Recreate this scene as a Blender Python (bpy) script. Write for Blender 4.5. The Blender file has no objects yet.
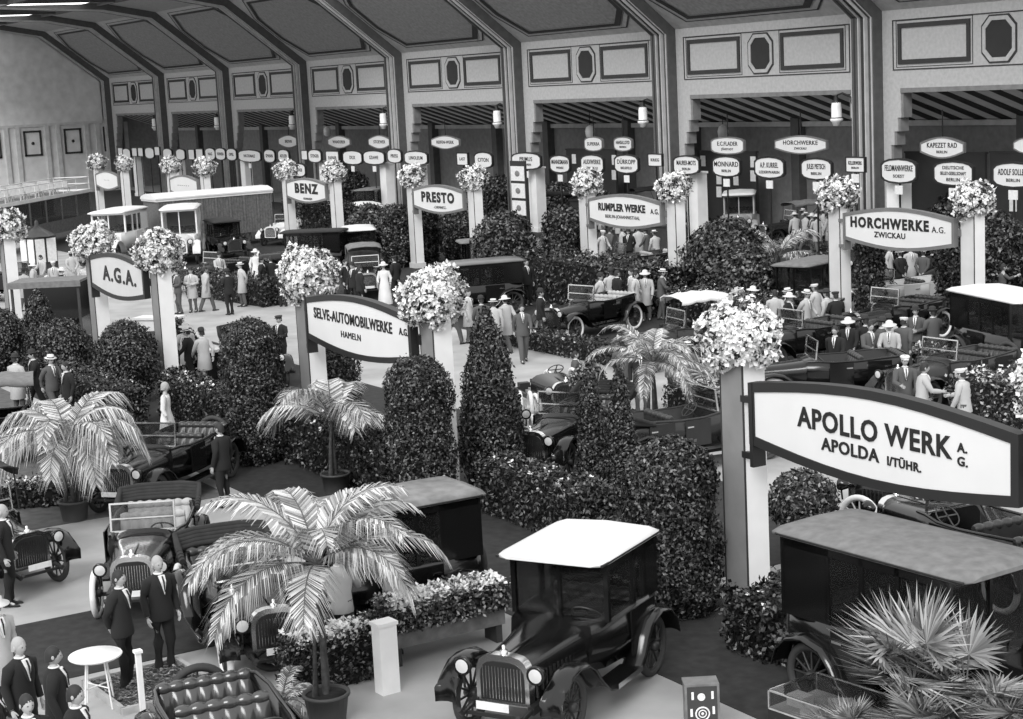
import bpy, math, random
import numpy as np
from mathutils import Vector, Matrix
SC = bpy.context.scene
C = SC.collection
rng = np.random.default_rng(7); random.seed(7)
PI = math.pi
# ------------------------------------------------------------------ camera solved from the hall's vanishing points
P0 = np.array([511.5, 359.5]); HC = 8.3
def solve(v1, v2):
    v1 = np.array(v1, float)-P0; v2 = np.array(v2, float)-P0
    f = math.sqrt(-(v1@v2))
    L = np.array([v1[0], v1[1], f]); L /= np.linalg.norm(L)
    D = np.array([v2[0], v2[1], f]); D /= np.linalg.norm(D)
    X = -L; Z = -D; Y = np.cross(Z, X)
    return f, np.array([X, Y, Z])
FPX, RM = solve((-540, 135), (1050, 11000))
def ray(x, y): return RM@np.array([x-P0[0], y-P0[1], FPX])
def at(x, y, z=0.0):
    d = ray(x, y); return np.array([0, 0, HC])+(z-HC)/d[2]*d
def atY(x, y, Y):
    d = ray(x, y); return np.array([0, 0, HC])+Y/d[1]*d
def heading(front, rear):
    A = at(*front); B = at(*rear); M = (A+B)/2
    return float(M[0]), float(M[1]), math.atan2(A[1]-B[1], A[0]-B[0])
cam = bpy.data.cameras.new('camera'); co = bpy.data.objects.new('camera', cam); C.objects.link(co)
cam.sensor_width = 36; cam.lens = FPX*36/1023; cam.clip_end = 500; cam.clip_start = .1
r_, d_, f_ = RM[:, 0], RM[:, 1], RM[:, 2]
co.matrix_world = Matrix(((r_[0], -d_[0], -f_[0], 0), (r_[1], -d_[1], -f_[1], 0), (r_[2], -d_[2], -f_[2], HC), (0, 0, 0, 1)))
SC.camera = co
# ------------------------------------------------------------------ materials (the photograph is black and white)
def mk(name, v, rough=.6, metal=0., var=.12, scale=2., isl=0., spec=.5, emit=0., trans=0., bump=0., v2=None, alpha=1.):
    m = bpy.data.materials.new(name); m.use_nodes = True
    nt = m.node_tree; N = nt.nodes; b = N['Principled BSDF']
    b.inputs['Roughness'].default_value = rough; b.inputs['Metallic'].default_value = metal
    b.inputs['Specular IOR Level'].default_value = spec
    if trans: b.inputs['Transmission Weight'].default_value = trans
    if alpha < 1: b.inputs['Alpha'].default_value = alpha
    if emit:
        b.inputs['Emission Color'].default_value = (1, 1, 1, 1); b.inputs['Emission Strength'].default_value = emit
    lo = v*(1-var); hi = v*(1+var) if v2 is None else v2
    if isl:
        g = N.new('ShaderNodeNewGeometry'); mr = N.new('ShaderNodeMapRange')
        mr.inputs['To Min'].default_value = v*(1-isl); mr.inputs['To Max'].default_value = v*(1+isl) if v2 is None else v2
        pw = N.new('ShaderNodeMath'); pw.operation = 'POWER'; pw.inputs[1].default_value = 4.5 if 'leaf' in name and 'leaflet' not in name else 1.3
        nt.links.new(g.outputs['Random Per Island'], pw.inputs[0]); nt.links.new(pw.outputs[0], mr.inputs['Value'])
        nt.links.new(mr.outputs[0], b.inputs['Base Color'])
    elif var:
        tc = N.new('ShaderNodeTexCoord'); no = N.new('ShaderNodeTexNoise'); no.inputs['Scale'].default_value = scale
        no.inputs['Detail'].default_value = 6
        mr = N.new('ShaderNodeMapRange'); mr.inputs['From Min'].default_value = .3; mr.inputs['From Max'].default_value = .7
        mr.inputs['To Min'].default_value = lo; mr.inputs['To Max'].default_value = hi
        nt.links.new(tc.outputs['Object'], no.inputs['Vector']); nt.links.new(no.outputs['Fac'], mr.inputs['Value'])
        nt.links.new(mr.outputs[0], b.inputs['Base Color'])
        if bump:
            bu = N.new('ShaderNodeBump'); bu.inputs['Strength'].default_value = bump
            nt.links.new(no.outputs['Fac'], bu.inputs['Height']); nt.links.new(bu.outputs[0], b.inputs['Normal'])
    else:
        b.inputs['Base Color'].default_value = (v, v, v, 1)
    return m
M = dict(
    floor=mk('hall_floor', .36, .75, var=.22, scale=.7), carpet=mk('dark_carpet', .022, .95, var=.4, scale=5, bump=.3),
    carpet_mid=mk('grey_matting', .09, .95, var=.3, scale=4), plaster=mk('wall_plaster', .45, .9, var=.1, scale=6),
    plaster_dark=mk('ceiling_field', .26, .9, var=.18, scale=5), ceil=mk('ceiling_plaster', .42, .9, var=.12, scale=3),
    line=mk('dark_moulding', .03, .7), pil=mk('pilaster_grey', .085, .8, var=.15, scale=3), pil_l=mk('pilaster_light_line', .5, .8),
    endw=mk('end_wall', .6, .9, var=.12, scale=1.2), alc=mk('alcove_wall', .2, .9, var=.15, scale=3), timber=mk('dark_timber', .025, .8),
    beamgap=mk('aisle_ceiling_glow', .34, .9, emit=.03), white=mk('white_paint', .84, .6, var=.06, scale=3), offw=mk('cream_paint', .72, .5, var=.08),  # beamgap: faint glow added to lighten the ceiling between the aisle beams
    sign=mk('sign_face', .72, .5, var=.03, scale=1.5), signaga=mk('grey_sign_face', .58, .5, var=.04),
    frame=mk('sign_frame', .014, .5), frame2=mk('grey_sign_frame', .16, .5), text=mk('black_lettering', .008, .6, var=0), text2=mk('grey_lettering', .08, .6, var=0),
    post=mk('post_white', .80, .6, var=.05, scale=2), postg=mk('post_grey_panel', .22, .8, var=.12, scale=2), postm=mk('post_pale_panel', .6, .8, var=.08, scale=2), postl=mk('post_dark_edge', .03, .7),
    black=mk('black_coachwork', .006, .16, var=0, spec=.6), dark=mk('dark_coachwork', .02, .25, var=.2), grey=mk('grey_coachwork', .14, .3), lgrey=mk('light_grey_coachwork', .42, .35, var=.08),
    cream=mk('white_coachwork', .74, .35, var=.05), fabric=mk('black_hood_fabric', .02, .85, var=.3, scale=8), canvas=mk('grey_roof_canvas', .17, .9, var=.2, scale=7, bump=.1),
    wroof=mk('white_roof', .74, .5, var=.04), leather=mk('buttoned_leather', .035, .35, var=.2, scale=6), leather_g=mk('glossy_buttoned_leather', .05, .2, var=.2, scale=6, spec=.8), leather_l=mk('pale_upholstery', .4, .6, var=.15),
    chrome=mk('nickel', .75, .18, 1., var=0), steel=mk('bare_steel', .35, .35, .8, var=.2), tyre=mk('dark_tyre', .04, .8), tyrew=mk('white_tyre', .72, .7, var=.12),
    spoke=mk('wheel_spokes', .03, .4), spokew=mk('pale_wheel_spokes', .5, .4), glass=mk('window_glass', .02, .05, var=0, alpha=.35, spec=.8), lens=mk('lamp_lens', .6, .1, var=0, spec=.9),
    wood=mk('varnished_wood', .16, .4, var=.35, scale=5), woodd=mk('dark_wood', .04, .5, var=.3, scale=5), woodl=mk('pale_wood', .4, .6, var=.2, scale=4),
    leaf=mk('box_leaf', .012, .42, isl=.8, v2=.22), leafd=mk('laurel_leaf', .005, .36, isl=.8, v2=.17), leafl=mk('pale_leaf', .05, .45, isl=.6, v2=.5),
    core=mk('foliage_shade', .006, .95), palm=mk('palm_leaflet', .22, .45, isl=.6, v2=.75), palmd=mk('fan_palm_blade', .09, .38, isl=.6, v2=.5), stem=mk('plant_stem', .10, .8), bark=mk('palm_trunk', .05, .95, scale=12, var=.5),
    petal=mk('white_petal', .8, .6, isl=.2, v2=.95), soil=mk('soil', .01, 1.), pot=mk('wooden_tub', .05, .6), potw=mk('pale_pot', .55, .6),
    skin=mk('skin', .42, .6, var=.05), hair=mk('dark_hair', .02, .7), hairg=mk('grey_hair', .35, .8), suit=mk('dark_suit', .014, .9), suitg=mk('grey_suit', .09, .9),
    coatl=mk('light_coat', .45, .9), dress=mk('white_dress', .72, .9), shirt=mk('white_shirt', .8, .8), hatl=mk('straw_hat', .62, .8), hatd=mk('dark_felt_hat', .03, .9), shoe=mk('shoe_leather', .012, .4),
    globe=mk('lamp_globe', .85, .3, var=0), iron=mk('wrought_iron', .012, .5), sky=mk('skylight_glass', .8, .5, var=0, emit=2.2), siding=mk('bus_siding', .13, .7, var=.3, scale=9), eye=mk('eye', .01, .3, var=0), card=mk('paper_card', .75, .8, var=.1, scale=8), inst=mk('instrument_face', .05, .3),
)
# ------------------------------------------------------------------ mesh builder
class MB:
    def __init__(s): s.c = []
    def add(s, v, f, mi=0, sm=False):
        v = np.asarray(v, float).reshape(-1, 3); s.c.append((v, f, mi, sm)); return s
    def box(s, x0, x1, y0, y1, z0, z1, mi=0, T=None):
        v = np.array([(x, y, z) for x in (x0, x1) for y in (y0, y1) for z in (z0, z1)], float)
        if T is not None: v = np.array([T@Vector(p) for p in v])
        return s.add(v, [(0, 1, 3, 2), (4, 6, 7, 5), (0, 4, 5, 1), (2, 3, 7, 6), (0, 2, 6, 4), (1, 5, 7, 3)], mi)
    def loft(s, rings, mi=0, sm=True, cap=True, loop=True):
        n = len(rings[0]); k = len(rings); v = np.array(rings, float).reshape(-1, 3); f = []
        for i in range(k-1):
            for j in range(n if loop else n-1):
                a = i*n+j; b = i*n+(j+1) % n; f.append((a, b, b+n, a+n))
        s.add(v, f, mi, sm)
        if cap and loop:
            s.add(rings[0], [tuple(range(n))[::-1]], mi); s.add(rings[-1], [tuple(range(n))], mi)
        return s
    def tube(s, pts, r, n=8, mi=0, sm=True, sx=1.):
        pts = [Vector(p) for p in pts]; k = len(pts)
        rr = [r]*k if not hasattr(r, '__len__') else r
        rings = []; up = Vector((0, 0, 1))
        for i, p in enumerate(pts):
            t = (pts[min(i+1, k-1)]-pts[max(i-1, 0)]).normalized()
            a = t.cross(up)
            if a.length < .05: a = t.cross(Vector((0, 1, 0)))
            a.normalize(); b = t.cross(a)
            rings.append([tuple(p+(a*math.cos(w)*sx+b*math.sin(w))*rr[i]) for w in [2*PI*q/n for q in range(n)]])
        return s.loft(rings, mi, sm)
    def lathe(s, prof, n=20, mi=0, c=(0, 0, 0), sx=1., sy=1., sm=True, T=None):
        rings = []
        for r, z in prof:
            ring = [Vector((c[0]+r*math.cos(2*PI*q/n)*sx, c[1]+r*math.sin(2*PI*q/n)*sy, c[2]+z)) for q in range(n)]
            if T is not None: ring = [T@p for p in ring]
            rings.append([tuple(p) for p in ring])
        return s.loft(rings, mi, sm)
    def ell(s, c, r, n=12, k=8, mi=0):
        return s.lathe([(max(1e-3, math.sin(PI*i/k)), -math.cos(PI*i/k)*r[2]) for i in range(k+1)], n, mi, c, r[0], r[1])
    def torus(s, c, R, r, axis='y', n=28, m=8, mi=0, T=None, a0=0, a1=2*PI):
        rings = []; full = abs(a1-a0-2*PI) < 1e-6
        for i in range(n if full else n+1):
            a = a0+(a1-a0)*i/n; ring = []
            for j in range(m):
                b = 2*PI*j/m; rad = R+r*math.cos(b); h = r*math.sin(b)
                p = {'y': (rad*math.cos(a), h, rad*math.sin(a)), 'z': (rad*math.cos(a), rad*math.sin(a), h), 'x': (h, rad*math.cos(a), rad*math.sin(a))}[axis]
                p = Vector(p)+Vector(c) if T is None else T@Vector(p)
                ring.append(tuple(p))
            rings.append(ring)
        if full: rings.append(rings[0])
        return s.loft(rings, mi, True, cap=not full)
    def quads(s, q, mi=0):     # q: (n,4,3)
        n = len(q); s.c.append((np.asarray(q, float).reshape(-1, 3), np.arange(4*n).reshape(n, 4), mi, False)); return s
    def mesh(s, name, mats):
        V = []; LI = []; LS = []; MI = []; SM = []; vo = 0; lo = 0
        for v, f, mi, sm in s.c:
            V.append(v)
            if isinstance(f, np.ndarray):
                LI.append(f.ravel()+vo); n = len(f); LS.append(lo+np.arange(n)*f.shape[1]); lo += f.size
            else:
                n = len(f); t = np.array([len(g) for g in f]); LS.append(lo+np.concatenate(([0], np.cumsum(t)[:-1]))); lo += t.sum()
                LI.append(np.array([i for g in f for i in g])+vo)
            MI.append(np.full(n, mi)); SM.append(np.full(n, sm)); vo += len(v)
        me = bpy.data.meshes.new(name); V = np.concatenate(V); LI = np.concatenate(LI).astype(np.int32); LS = np.concatenate(LS).astype(np.int32)
        me.vertices.add(len(V)); me.vertices.foreach_set('co', V.astype(np.float32).ravel())
        me.loops.add(len(LI)); me.loops.foreach_set('vertex_index', LI)
        me.polygons.add(len(LS)); me.polygons.foreach_set('loop_start', LS)
        me.polygons.foreach_set('material_index', np.concatenate(MI).astype(np.int32)); me.polygons.foreach_set('use_smooth', np.concatenate(SM))
        me.update(calc_edges=True); me.validate()
        for m in (mats if isinstance(mats, (list, tuple)) else [mats]): me.materials.append(M[m] if isinstance(m, str) else m)
        return me
    def obj(s, name, mats, parent=None): return link(name, s.mesh(name, mats), parent)
def link(name, me, parent=None, loc=None, rz=None):
    o = bpy.data.objects.new(name, me); C.objects.link(o)
    if parent: o.parent = parent
    if loc is not None: o.location = loc
    if rz is not None: o.rotation_euler.z = rz
    return o
def tag(o, label, cat, group=None, kind=None):
    if label: o['label'] = label
    if cat: o['category'] = cat
    if group: o['group'] = group
    if kind: o['kind'] = kind
    return o
def thing(name, label, cat, loc=(0, 0, 0), rz=0, group=None, sc=1.):
    o = bpy.data.objects.new(name, None); C.objects.link(o); o.empty_display_size = .2
    o.location = tuple(float(a) for a in loc); o.rotation_euler.z = rz; o.scale = (sc,)*3
    return tag(o, label, cat, group)
def struct(name, mb, mats):
    o = mb.obj(name, mats); o['kind'] = 'structure'; return o
def rib(mb, x0, x1, prof, mi=0):   # prof in (y,z), extruded along x
    n = len(prof); v = [(x, y, z) for x in (x0, x1) for y, z in prof]
    f = [tuple(range(n))[::-1], tuple(range(n, 2*n))]+[(i, (i+1) % n, (i+1) % n+n, i+n) for i in range(n)]
    return mb.add(v, f, mi)
def xzprism(mb, poly, y0, y1, mi=0):   # poly in (x,z), extruded along y
    n = len(poly); v = [(x, y, z) for y in (y0, y1) for x, z in poly]
    f = [tuple(range(n)), tuple(range(n, 2*n))[::-1]]+[(i, i+n, (i+1) % n+n, (i+1) % n) for i in range(n)]
    return mb.add(v, f, mi)
def ringprism(mb, outer, inner, y0, y1, mi=0):   # flat frame between two outlines with the same count
    n = len(outer); v = []
    for y in (y0, y1):
        v += [(x, y, z) for x, z in outer]; v += [(x, y, z) for x, z in inner]
    f = []
    for i in range(n):
        j = (i+1) % n
        f += [(i, j, n+j, n+i), (2*n+i, 3*n+i, 3*n+j, 2*n+j), (i, 2*n+i, 2*n+j, j), (n+i, n+j, 3*n+j, 3*n+i)]
    return mb.add(v, f, mi)
# ------------------------------------------------------------------ the hall
YW = 54.; XS = [-58+15.15-15.15*k for k in range(0, 9)]      # rib positions
XE = XS[-1]; KZ = 10.5
struct('floor', MB().box(XE-1, 10, -8, 66, -.2, 0), 'floor')
wall = MB(); fr = MB()
def rect(x0, x1, z0, z1): return [(x0, z0), (x1, z0), (x1, z1), (x0, z1)]
OT = 7.0
for k in range(len(XS)-1):
    xr, xl = XS[k], XS[k+1]; a = xl+.75; b = xr-.75     # clear wall between ribs
    # frieze above the opening, stepped jambs below
    wall.box(xl, xr, YW, YW+.6, OT, KZ+.4)
    for side in (0, 1):
        steps = [(1.05, 5.9, 7.0), (.85, 5.3, 5.9), (.62, 4.7, 5.3), (.40, 4.1, 4.7), (.2, 0, 4.1)]
        for w, z0, z1 in steps:
            if side == 0: wall.box(xl, a+w, YW, YW+.6, z0, z1)
            else: wall.box(b-w*.6, xr, YW, YW+.6, z0, z1)
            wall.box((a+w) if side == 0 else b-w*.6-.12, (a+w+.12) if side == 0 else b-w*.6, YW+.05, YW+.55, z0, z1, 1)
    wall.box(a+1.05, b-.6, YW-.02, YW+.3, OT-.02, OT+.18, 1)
    u = lambda t: a+(b-a)*t
    # outer line frame and two panels with an octagonal window between
    def fram(o, w, y, mi):
        c = ((o[0][0]+o[2][0])/2, (o[0][1]+o[2][1])/2)
        inn = [(x+(w if x < c[0] else -w), z+(w if z < c[1] else -w)) for x, z in o]
        ringprism(fr, o, inn, y, YW+.01, mi)
    fram(rect(u(.045), u(.955), 7.95, 10.12), .05, YW-.03, 0)
    for s0, s1 in ((.07, .38), (.605, .925)):
        fram(rect(u(s0), u(s1), 8.2, 9.95), .2, YW-.06, 0)
        fram(rect(u(s0)-.13, u(s1)+.13, 8.07, 10.08), .03, YW-.02, 1)
    def octo(w, h, c): return [(u(.495)+x, 9.05+z) for x, z in ((-w, -h+c), (-w+c, -h), (w-c, -h), (w, -h+c), (w, h-c), (w-c, h), (-w+c, h), (-w, h-c))]
    ringprism(fr, octo(.95, .98, .42), octo(.88, .91, .40), YW-.04, YW+.01, 0)
    ringprism(fr, octo(.88, .91, .40), octo(.72, .75, .34), YW-.06, YW+.01, 2)
    xzprism(fr, octo(.72, .75, .34), YW-.02, YW+.01, 3)
struct('wall_back', wall, ['plaster', 'alc'])
struct('trim_1', fr, ['line', 'line', 'plaster', 'timber'])
# ribs: pilaster with raised lines, then the rafter up the slope and along the flat ceiling
def prof(dy0, dy1, far_=True):
    return [(YW-dy0, 0), (YW-dy0, KZ-.2), (48.2-dy0*.6, 15.0-dy0*.55)]+([(44, 15.75-dy0*.6), (34, 16.2-dy0*.6), (34, 16.2-dy1*.6), (44, 15.75-dy1*.6)] if far_ else [])+[(48.2-dy1*.6, 15.0-dy1*.55), (YW-dy1, KZ-.2), (YW-dy1, 0)]
for i, x in enumerate(XS):
    m = MB(); fa = x < -110; rib(m, x-.72, x+.72, prof(.55, -.4, fa), 0); rib(m, x-.5, x-.1, prof(.72, .5, fa), 0); rib(m, x+.05, x+.3, prof(.66, .5, fa), 2)
    for q in (-.64, -.03, .36, .62): rib(m, x+q-.03, x+q+.03, prof(.75 if abs(q) < .5 else .6, .5, fa), 1)
    rib(m, x-.34, x-.26, prof(.745, .7, fa), 2)
    struct('trim_%d' % (i+2), m, ['pil', 'pil_l', 'line'])
sl = MB(); n = 8
base = [(YW+.6, KZ), (YW, KZ+.05), (48.2, 15.15), (44, 15.9), (34, 16.4), (34, 16.7), (44, 16.3), (48.2, 15.6), (YW+.6, KZ+.6)]
rib(sl, XE, XS[4], base, 0); rib(sl, XS[4], XS[0]+2, [base[0], base[1], base[2], (48.2, 15.6), base[8]], 0)
def slope(t): return (YW+(48.2-YW)*t, KZ+.05+(15.1-KZ)*t)   # t up the slope
for k in range(len(XS)-1):                                       # sunk eight-sided fields with dark borders
    a = XS[k+1]+1.5; b = XS[k]-1.5
    pl = [(a+1.1, .1), (b-1.8, .1), (b-.2, .26), (b, .68), (b-1.6, .93), (a+1.6, .93), (a, .68), (a, .36)]
    cx = (a+b)/2
    def ring(s_): return [(cx+(x-cx)*s_, .52+(t-.52)*s_) for x, t in pl]
    nrm = Vector((0, -(15.1-KZ), -(YW-48.2))).normalized()
    def pt(x, t, h):
        y, z = slope(t); return (x, y+nrm.y*h, z+nrm.z*h)
    for so, si, h, mi in ((1.08, 1.06, .03, 2), (1.0, .93, .07, 2), (.93, .0, .03, 1)):
        O = [pt(x, t, h) for x, t in ring(so)]; I = [pt(x, t, h) for x, t in ring(si)]
        sl.add(O+I, [(i, (i+1) % 8, 8+(i+1) % 8, 8+i) for i in range(8)], mi)
struct('ceiling', sl, ['ceil', 'plaster_dark', 'line'])
fl = MB()
for k in range(4, len(XS)-1):
    a, b = XS[k+1], XS[k]
    for q in (.33, .66): fl.box(a+(b-a)*q-.1, a+(b-a)*q+.1, 34, 44, 15.75, 16.1)
for yy in (35.5, 43.6): fl.box(XE, XS[4], yy-.12, yy+.12, 15.7, 16.)
struct('trim_11', fl, 'pil')
wn = 0
for k in range(4, len(XS)-1):
    a, b = XS[k+1], XS[k]; wn += 1
    m = MB().box(a+1.1, a+4.9, 35.0, 42.2, 15.86, 15.92, 0); o = struct('window_%d' % wn, m, 'sky')
# end wall
ew = MB(); v = [(XE, y, z) for y, z in ((20, 0), (YW, 0), (YW, KZ), (48.2, 15.2), (44, 16), (34, 16.4), (20, 16.4))]+[(XE-.4, y, z) for y, z in ((20, 0), (YW, 0), (YW, KZ), (48.2, 15.2), (44, 16), (34, 16.4), (20, 16.4))]
ew.add(v, [tuple(range(7)), tuple(range(7, 14))[::-1]]+[(i, i+7, (i+1) % 7+7, (i+1) % 7) for i in range(7)])
struct('wall_end', ew, 'endw')
et = MB().box(XE, XE+.15, 20, YW, 6.35, 6.6, 0).box(XE, XE+.04, 20, YW, 0, 6.35, 2)
for y in np.arange(22.5, 54, 3.87):
    et.box(XE, XE+.2, y-1.05, y-.65, 0, 6.35, 0).box(XE, XE+.2, y+1.75, y+2.15, 0, 6.35, 0)
    for dy0, dy1, z0, z1 in ((-.3, -.12, 3.6, 6.0), (1.22, 1.4, 3.6, 6.0), (-.3, 1.4, 3.6, 3.78), (-.3, 1.4, 5.82, 6.0)): et.box(XE, XE+.12, y+dy0, y+dy1, z0, z1, 1)
    et.lathe([(.01, 0), (.16, .02), (.01, .04)], 8, 1, T=Matrix.Translation((XE+.05, y+.55, 4.8))@Matrix.Rotation(PI/2, 4, 'Y'))
struct('trim_12', et, ['pil_l', 'line', 'endw'])
# side aisle behind the openings
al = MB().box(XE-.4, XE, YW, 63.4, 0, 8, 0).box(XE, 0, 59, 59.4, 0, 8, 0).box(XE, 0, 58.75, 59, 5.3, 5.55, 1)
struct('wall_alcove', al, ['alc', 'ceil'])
cb = MB(); cb.add([(XE, YW+.5, 7.15), (-30, YW+.5, 7.15), (-30, 59, 5.6), (XE, 59, 5.6), (XE, YW+.5, 7.6), (-30, YW+.5, 7.6), (-30, 59, 7.6), (XE, 59, 7.6)], [(0, 1, 2, 3), (4, 7, 6, 5), (0, 4, 5, 1), (3, 2, 6, 7), (0, 3, 7, 4), (1, 5, 6, 2)])
for x in np.arange(XE+1, -30, 1.5): cb.add([(x+dx, y, z) for dx in (0, .6) for y, z in ((YW+.6, 7.16), (YW+.6, 7.09), (59, 5.54), (59, 5.62))], [(0, 1, 2, 3), (4, 7, 6, 5), (0, 4, 5, 1), (1, 5, 6, 2), (2, 6, 7, 3), (0, 3, 7, 4)], 1)
struct('trim_13', cb, ['beamgap', 'timber'])
ps = MB()
for k in range(len(XS)-1):
    for q in (.3, .72): x = XS[k+1]+(XS[k]-XS[k+1])*q; ps.box(x-.3, x+.3, 58.5, 59, 0, 6.0)
struct('trim_14', ps, 'pil')
# wall lamps
def lampmesh():
    a = MB().tube([(0, 0, .0), (0, -.5, .35), (0, -.95, .5), (0, -1.3, .42), (0, -1.38, .15)], .04, 6).torus((0, -.25, .12), .16, .025, 'x', 12, 5).box(-.06, .06, -.03, .06, -1.6, .3).torus((0, -.14, -.7), .14, .02, 'x', 12, 5).mesh('bracket', 'iron')
    g = MB().lathe([(.02, .16), (.2, .1), (.24, -.1), (.24, -.62), (.3, -.66), (.3, -.74), (.22, -.8), (.16, -.98), (.03, -1.0)], 14, 0, (0, -1.38, 0)).mesh('globe', 'globe')
    c = MB().lathe([(.03, .35), (.1, .3), (.12, .16), (.21, .08), (.2, 0)], 12, 0, (0, -1.38, .02)).torus((0, -1.38, -.62), .25, .03, 'z', 14, 5).mesh('cap', 'iron')
    return a, g, c
LM = lampmesh()
for i, x in enumerate(XS[1:8]):
    t = thing('wall_lamp', 'white glass lantern on iron bracket, %s from the right along the wall' % ['first', 'second', 'third', 'fourth', 'fifth', 'sixth', 'seventh'][i], 'lamp', (x-.75, YW-.2, 6.55), -PI/2, 'bracket lanterns on the wall pillars')
    for nm, me in zip(('bracket', 'globe', 'cap'), LM): link(nm, me, t)
# ------------------------------------------------------------------ plants
def leafquads(P, N, L, W, g, tilt=.9, fold=0):
    n = len(P); d = g.normal(size=(n, 3)); nn = N+tilt*g.normal(size=(n, 3))*.6; nn /= np.linalg.norm(nn, axis=1)[:, None]+1e-9
    t = np.cross(nn, d); t /= np.linalg.norm(t, axis=1)[:, None]+1e-9; b = np.cross(nn, t)
    l = (L*(.7+.6*g.random(n)))[:, None]; w = (W*(.7+.6*g.random(n)))[:, None]
    return np.stack([P-t*l/2, P+b*w/2, P+t*l/2+nn*l*.1, P-b*w/2], 1)
PC = {}
def foliage(key, prof_, nleaf, L, W, mat='leaf', bump=.08, seed=1, bloom=0):
    """lathe-shaped clipped plant: prof_ = [(r,z)...] bottom to top"""
    if key in PC: return PC[key]
    g = np.random.default_rng(seed); pr = np.array(prof_, float)
    seg = np.hypot(np.diff(pr[:, 0]), np.diff(pr[:, 1])); ar = seg*(pr[:-1, 0]+pr[1:, 0])/2+1e-6
    i = g.choice(len(seg), nleaf, p=ar/ar.sum()); t = g.random(nleaf)
    r = pr[i, 0]*(1-t)+pr[i+1, 0]*t; z = pr[i, 1]*(1-t)+pr[i+1, 1]*t; a = g.random(nleaf)*2*PI
    dr = pr[i+1, 0]-pr[i, 0]; dz = pr[i+1, 1]-pr[i, 1]; l = np.hypot(dr, dz)+1e-9
    lump = 1+bump*(np.sin(a*3+z*5)+np.sin(a*5-z*7+1.3)*.7+np.sin(a*9+z*11)*.5)
    off = g.normal(size=nleaf)*L*.45
    nr, nz = dz/l, -dr/l
    R = r*lump+nr*off; Z = z+nz*off
    P = np.stack([R*np.cos(a), R*np.sin(a), Z], 1); N = np.stack([nr*np.cos(a), nr*np.sin(a), nz], 1)
    m = MB().quads(leafquads(P, N, L, W, g), 0)
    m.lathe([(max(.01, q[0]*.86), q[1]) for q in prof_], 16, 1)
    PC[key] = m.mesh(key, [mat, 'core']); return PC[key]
def colprof(r, h, top=.6, z0=.0, k=10):   # rounded-top column
    p = [(r*.75, z0), (r, z0+.3)]
    p += [(r, z0+(h-top-z0)*.5), (r*.98, h-top)]
    for i in range(1, k+1): a = PI/2*i/k; p.append((max(.01, r*.98*math.cos(a)), h-top+top*math.sin(a)))
    return p
def coneprof(r, h, z0=.1): return [(r*.7, z0), (r, z0+h*.1), (r*.93, z0+h*.4), (r*.66, z0+h*.68), (r*.33, z0+h*.88), (.02, h)]
def ballprof(r, h, z0=0): return [(max(.01, r*math.sin(PI*i/10)), z0+(h-z0)*(.5-.5*math.cos(PI*i/10))) for i in range(11)]
def hedgemesh(key, lx, ly, h, n, L, W, mat='leafd', seed=3, blooms=0, bl=.05):
    if key in PC: return PC[key]
    g = np.random.default_rng(seed); P = g.random((n, 3))*[lx, ly, h]-[lx/2, ly/2, 0]
    f = g.integers(0, 5, n); N = np.zeros((n, 3))
    for q, (ax, s) in enumerate(((0, -1), (0, 1), (1, -1), (1, 1), (2, 1))):
        k = f == q; P[k, ax] = (s*[lx, ly][ax]/2 if ax < 2 else h); N[k, ax] = s
    P += g.normal(size=(n, 3))*L*.6; P[:, 2] += .12*h*np.sin(P[:, 0]*4+seed)*np.cos(P[:, 1]*5); P[:, 2] = np.abs(P[:, 2])
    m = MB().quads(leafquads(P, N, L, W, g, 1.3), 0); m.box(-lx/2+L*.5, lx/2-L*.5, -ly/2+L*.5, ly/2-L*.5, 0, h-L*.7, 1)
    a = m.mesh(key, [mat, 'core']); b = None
    if blooms:
        b = bloommesh(key+'_b', g, blooms, lambda k: (np.stack([(g.random(k)-.5)*lx, (g.random(k)-.5)*ly, h*.75+g.random(k)*h*.4], 1), np.tile([0., 0, 1.], (k, 1))), bl)
    PC[key] = (a, b); return PC[key]
def bloommesh(key, g, n, fn, size):
    P, N = fn(n); m = MB(); Q = []
    for k in range(5):   # five or six petals each, as rhombi
        nn = N+g.normal(size=N.shape)*.5; nn /= np.linalg.norm(nn, axis=1)[:, None]
        h = np.tile([.3, .2, .9], (n, 1)); t = np.cross(nn, h); t /= np.linalg.norm(t, axis=1)[:, None]; b = np.cross(nn, t)
        a = 2*PI*k/5; d = t*math.cos(a)+b*math.sin(a); e = -t*math.sin(a)+b*math.cos(a); s = (size*(.7+.6*g.random(n)))[:, None]
        Q.append(np.stack([P, P+d*s*.6+e*s*.42+nn*s*.15, P+d*s*1.1+nn*s*.3, P+d*s*.6-e*s*.42+nn*s*.15], 1))
    m.quads(np.concatenate(Q), 0); return m.mesh(key, 'petal')
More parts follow.
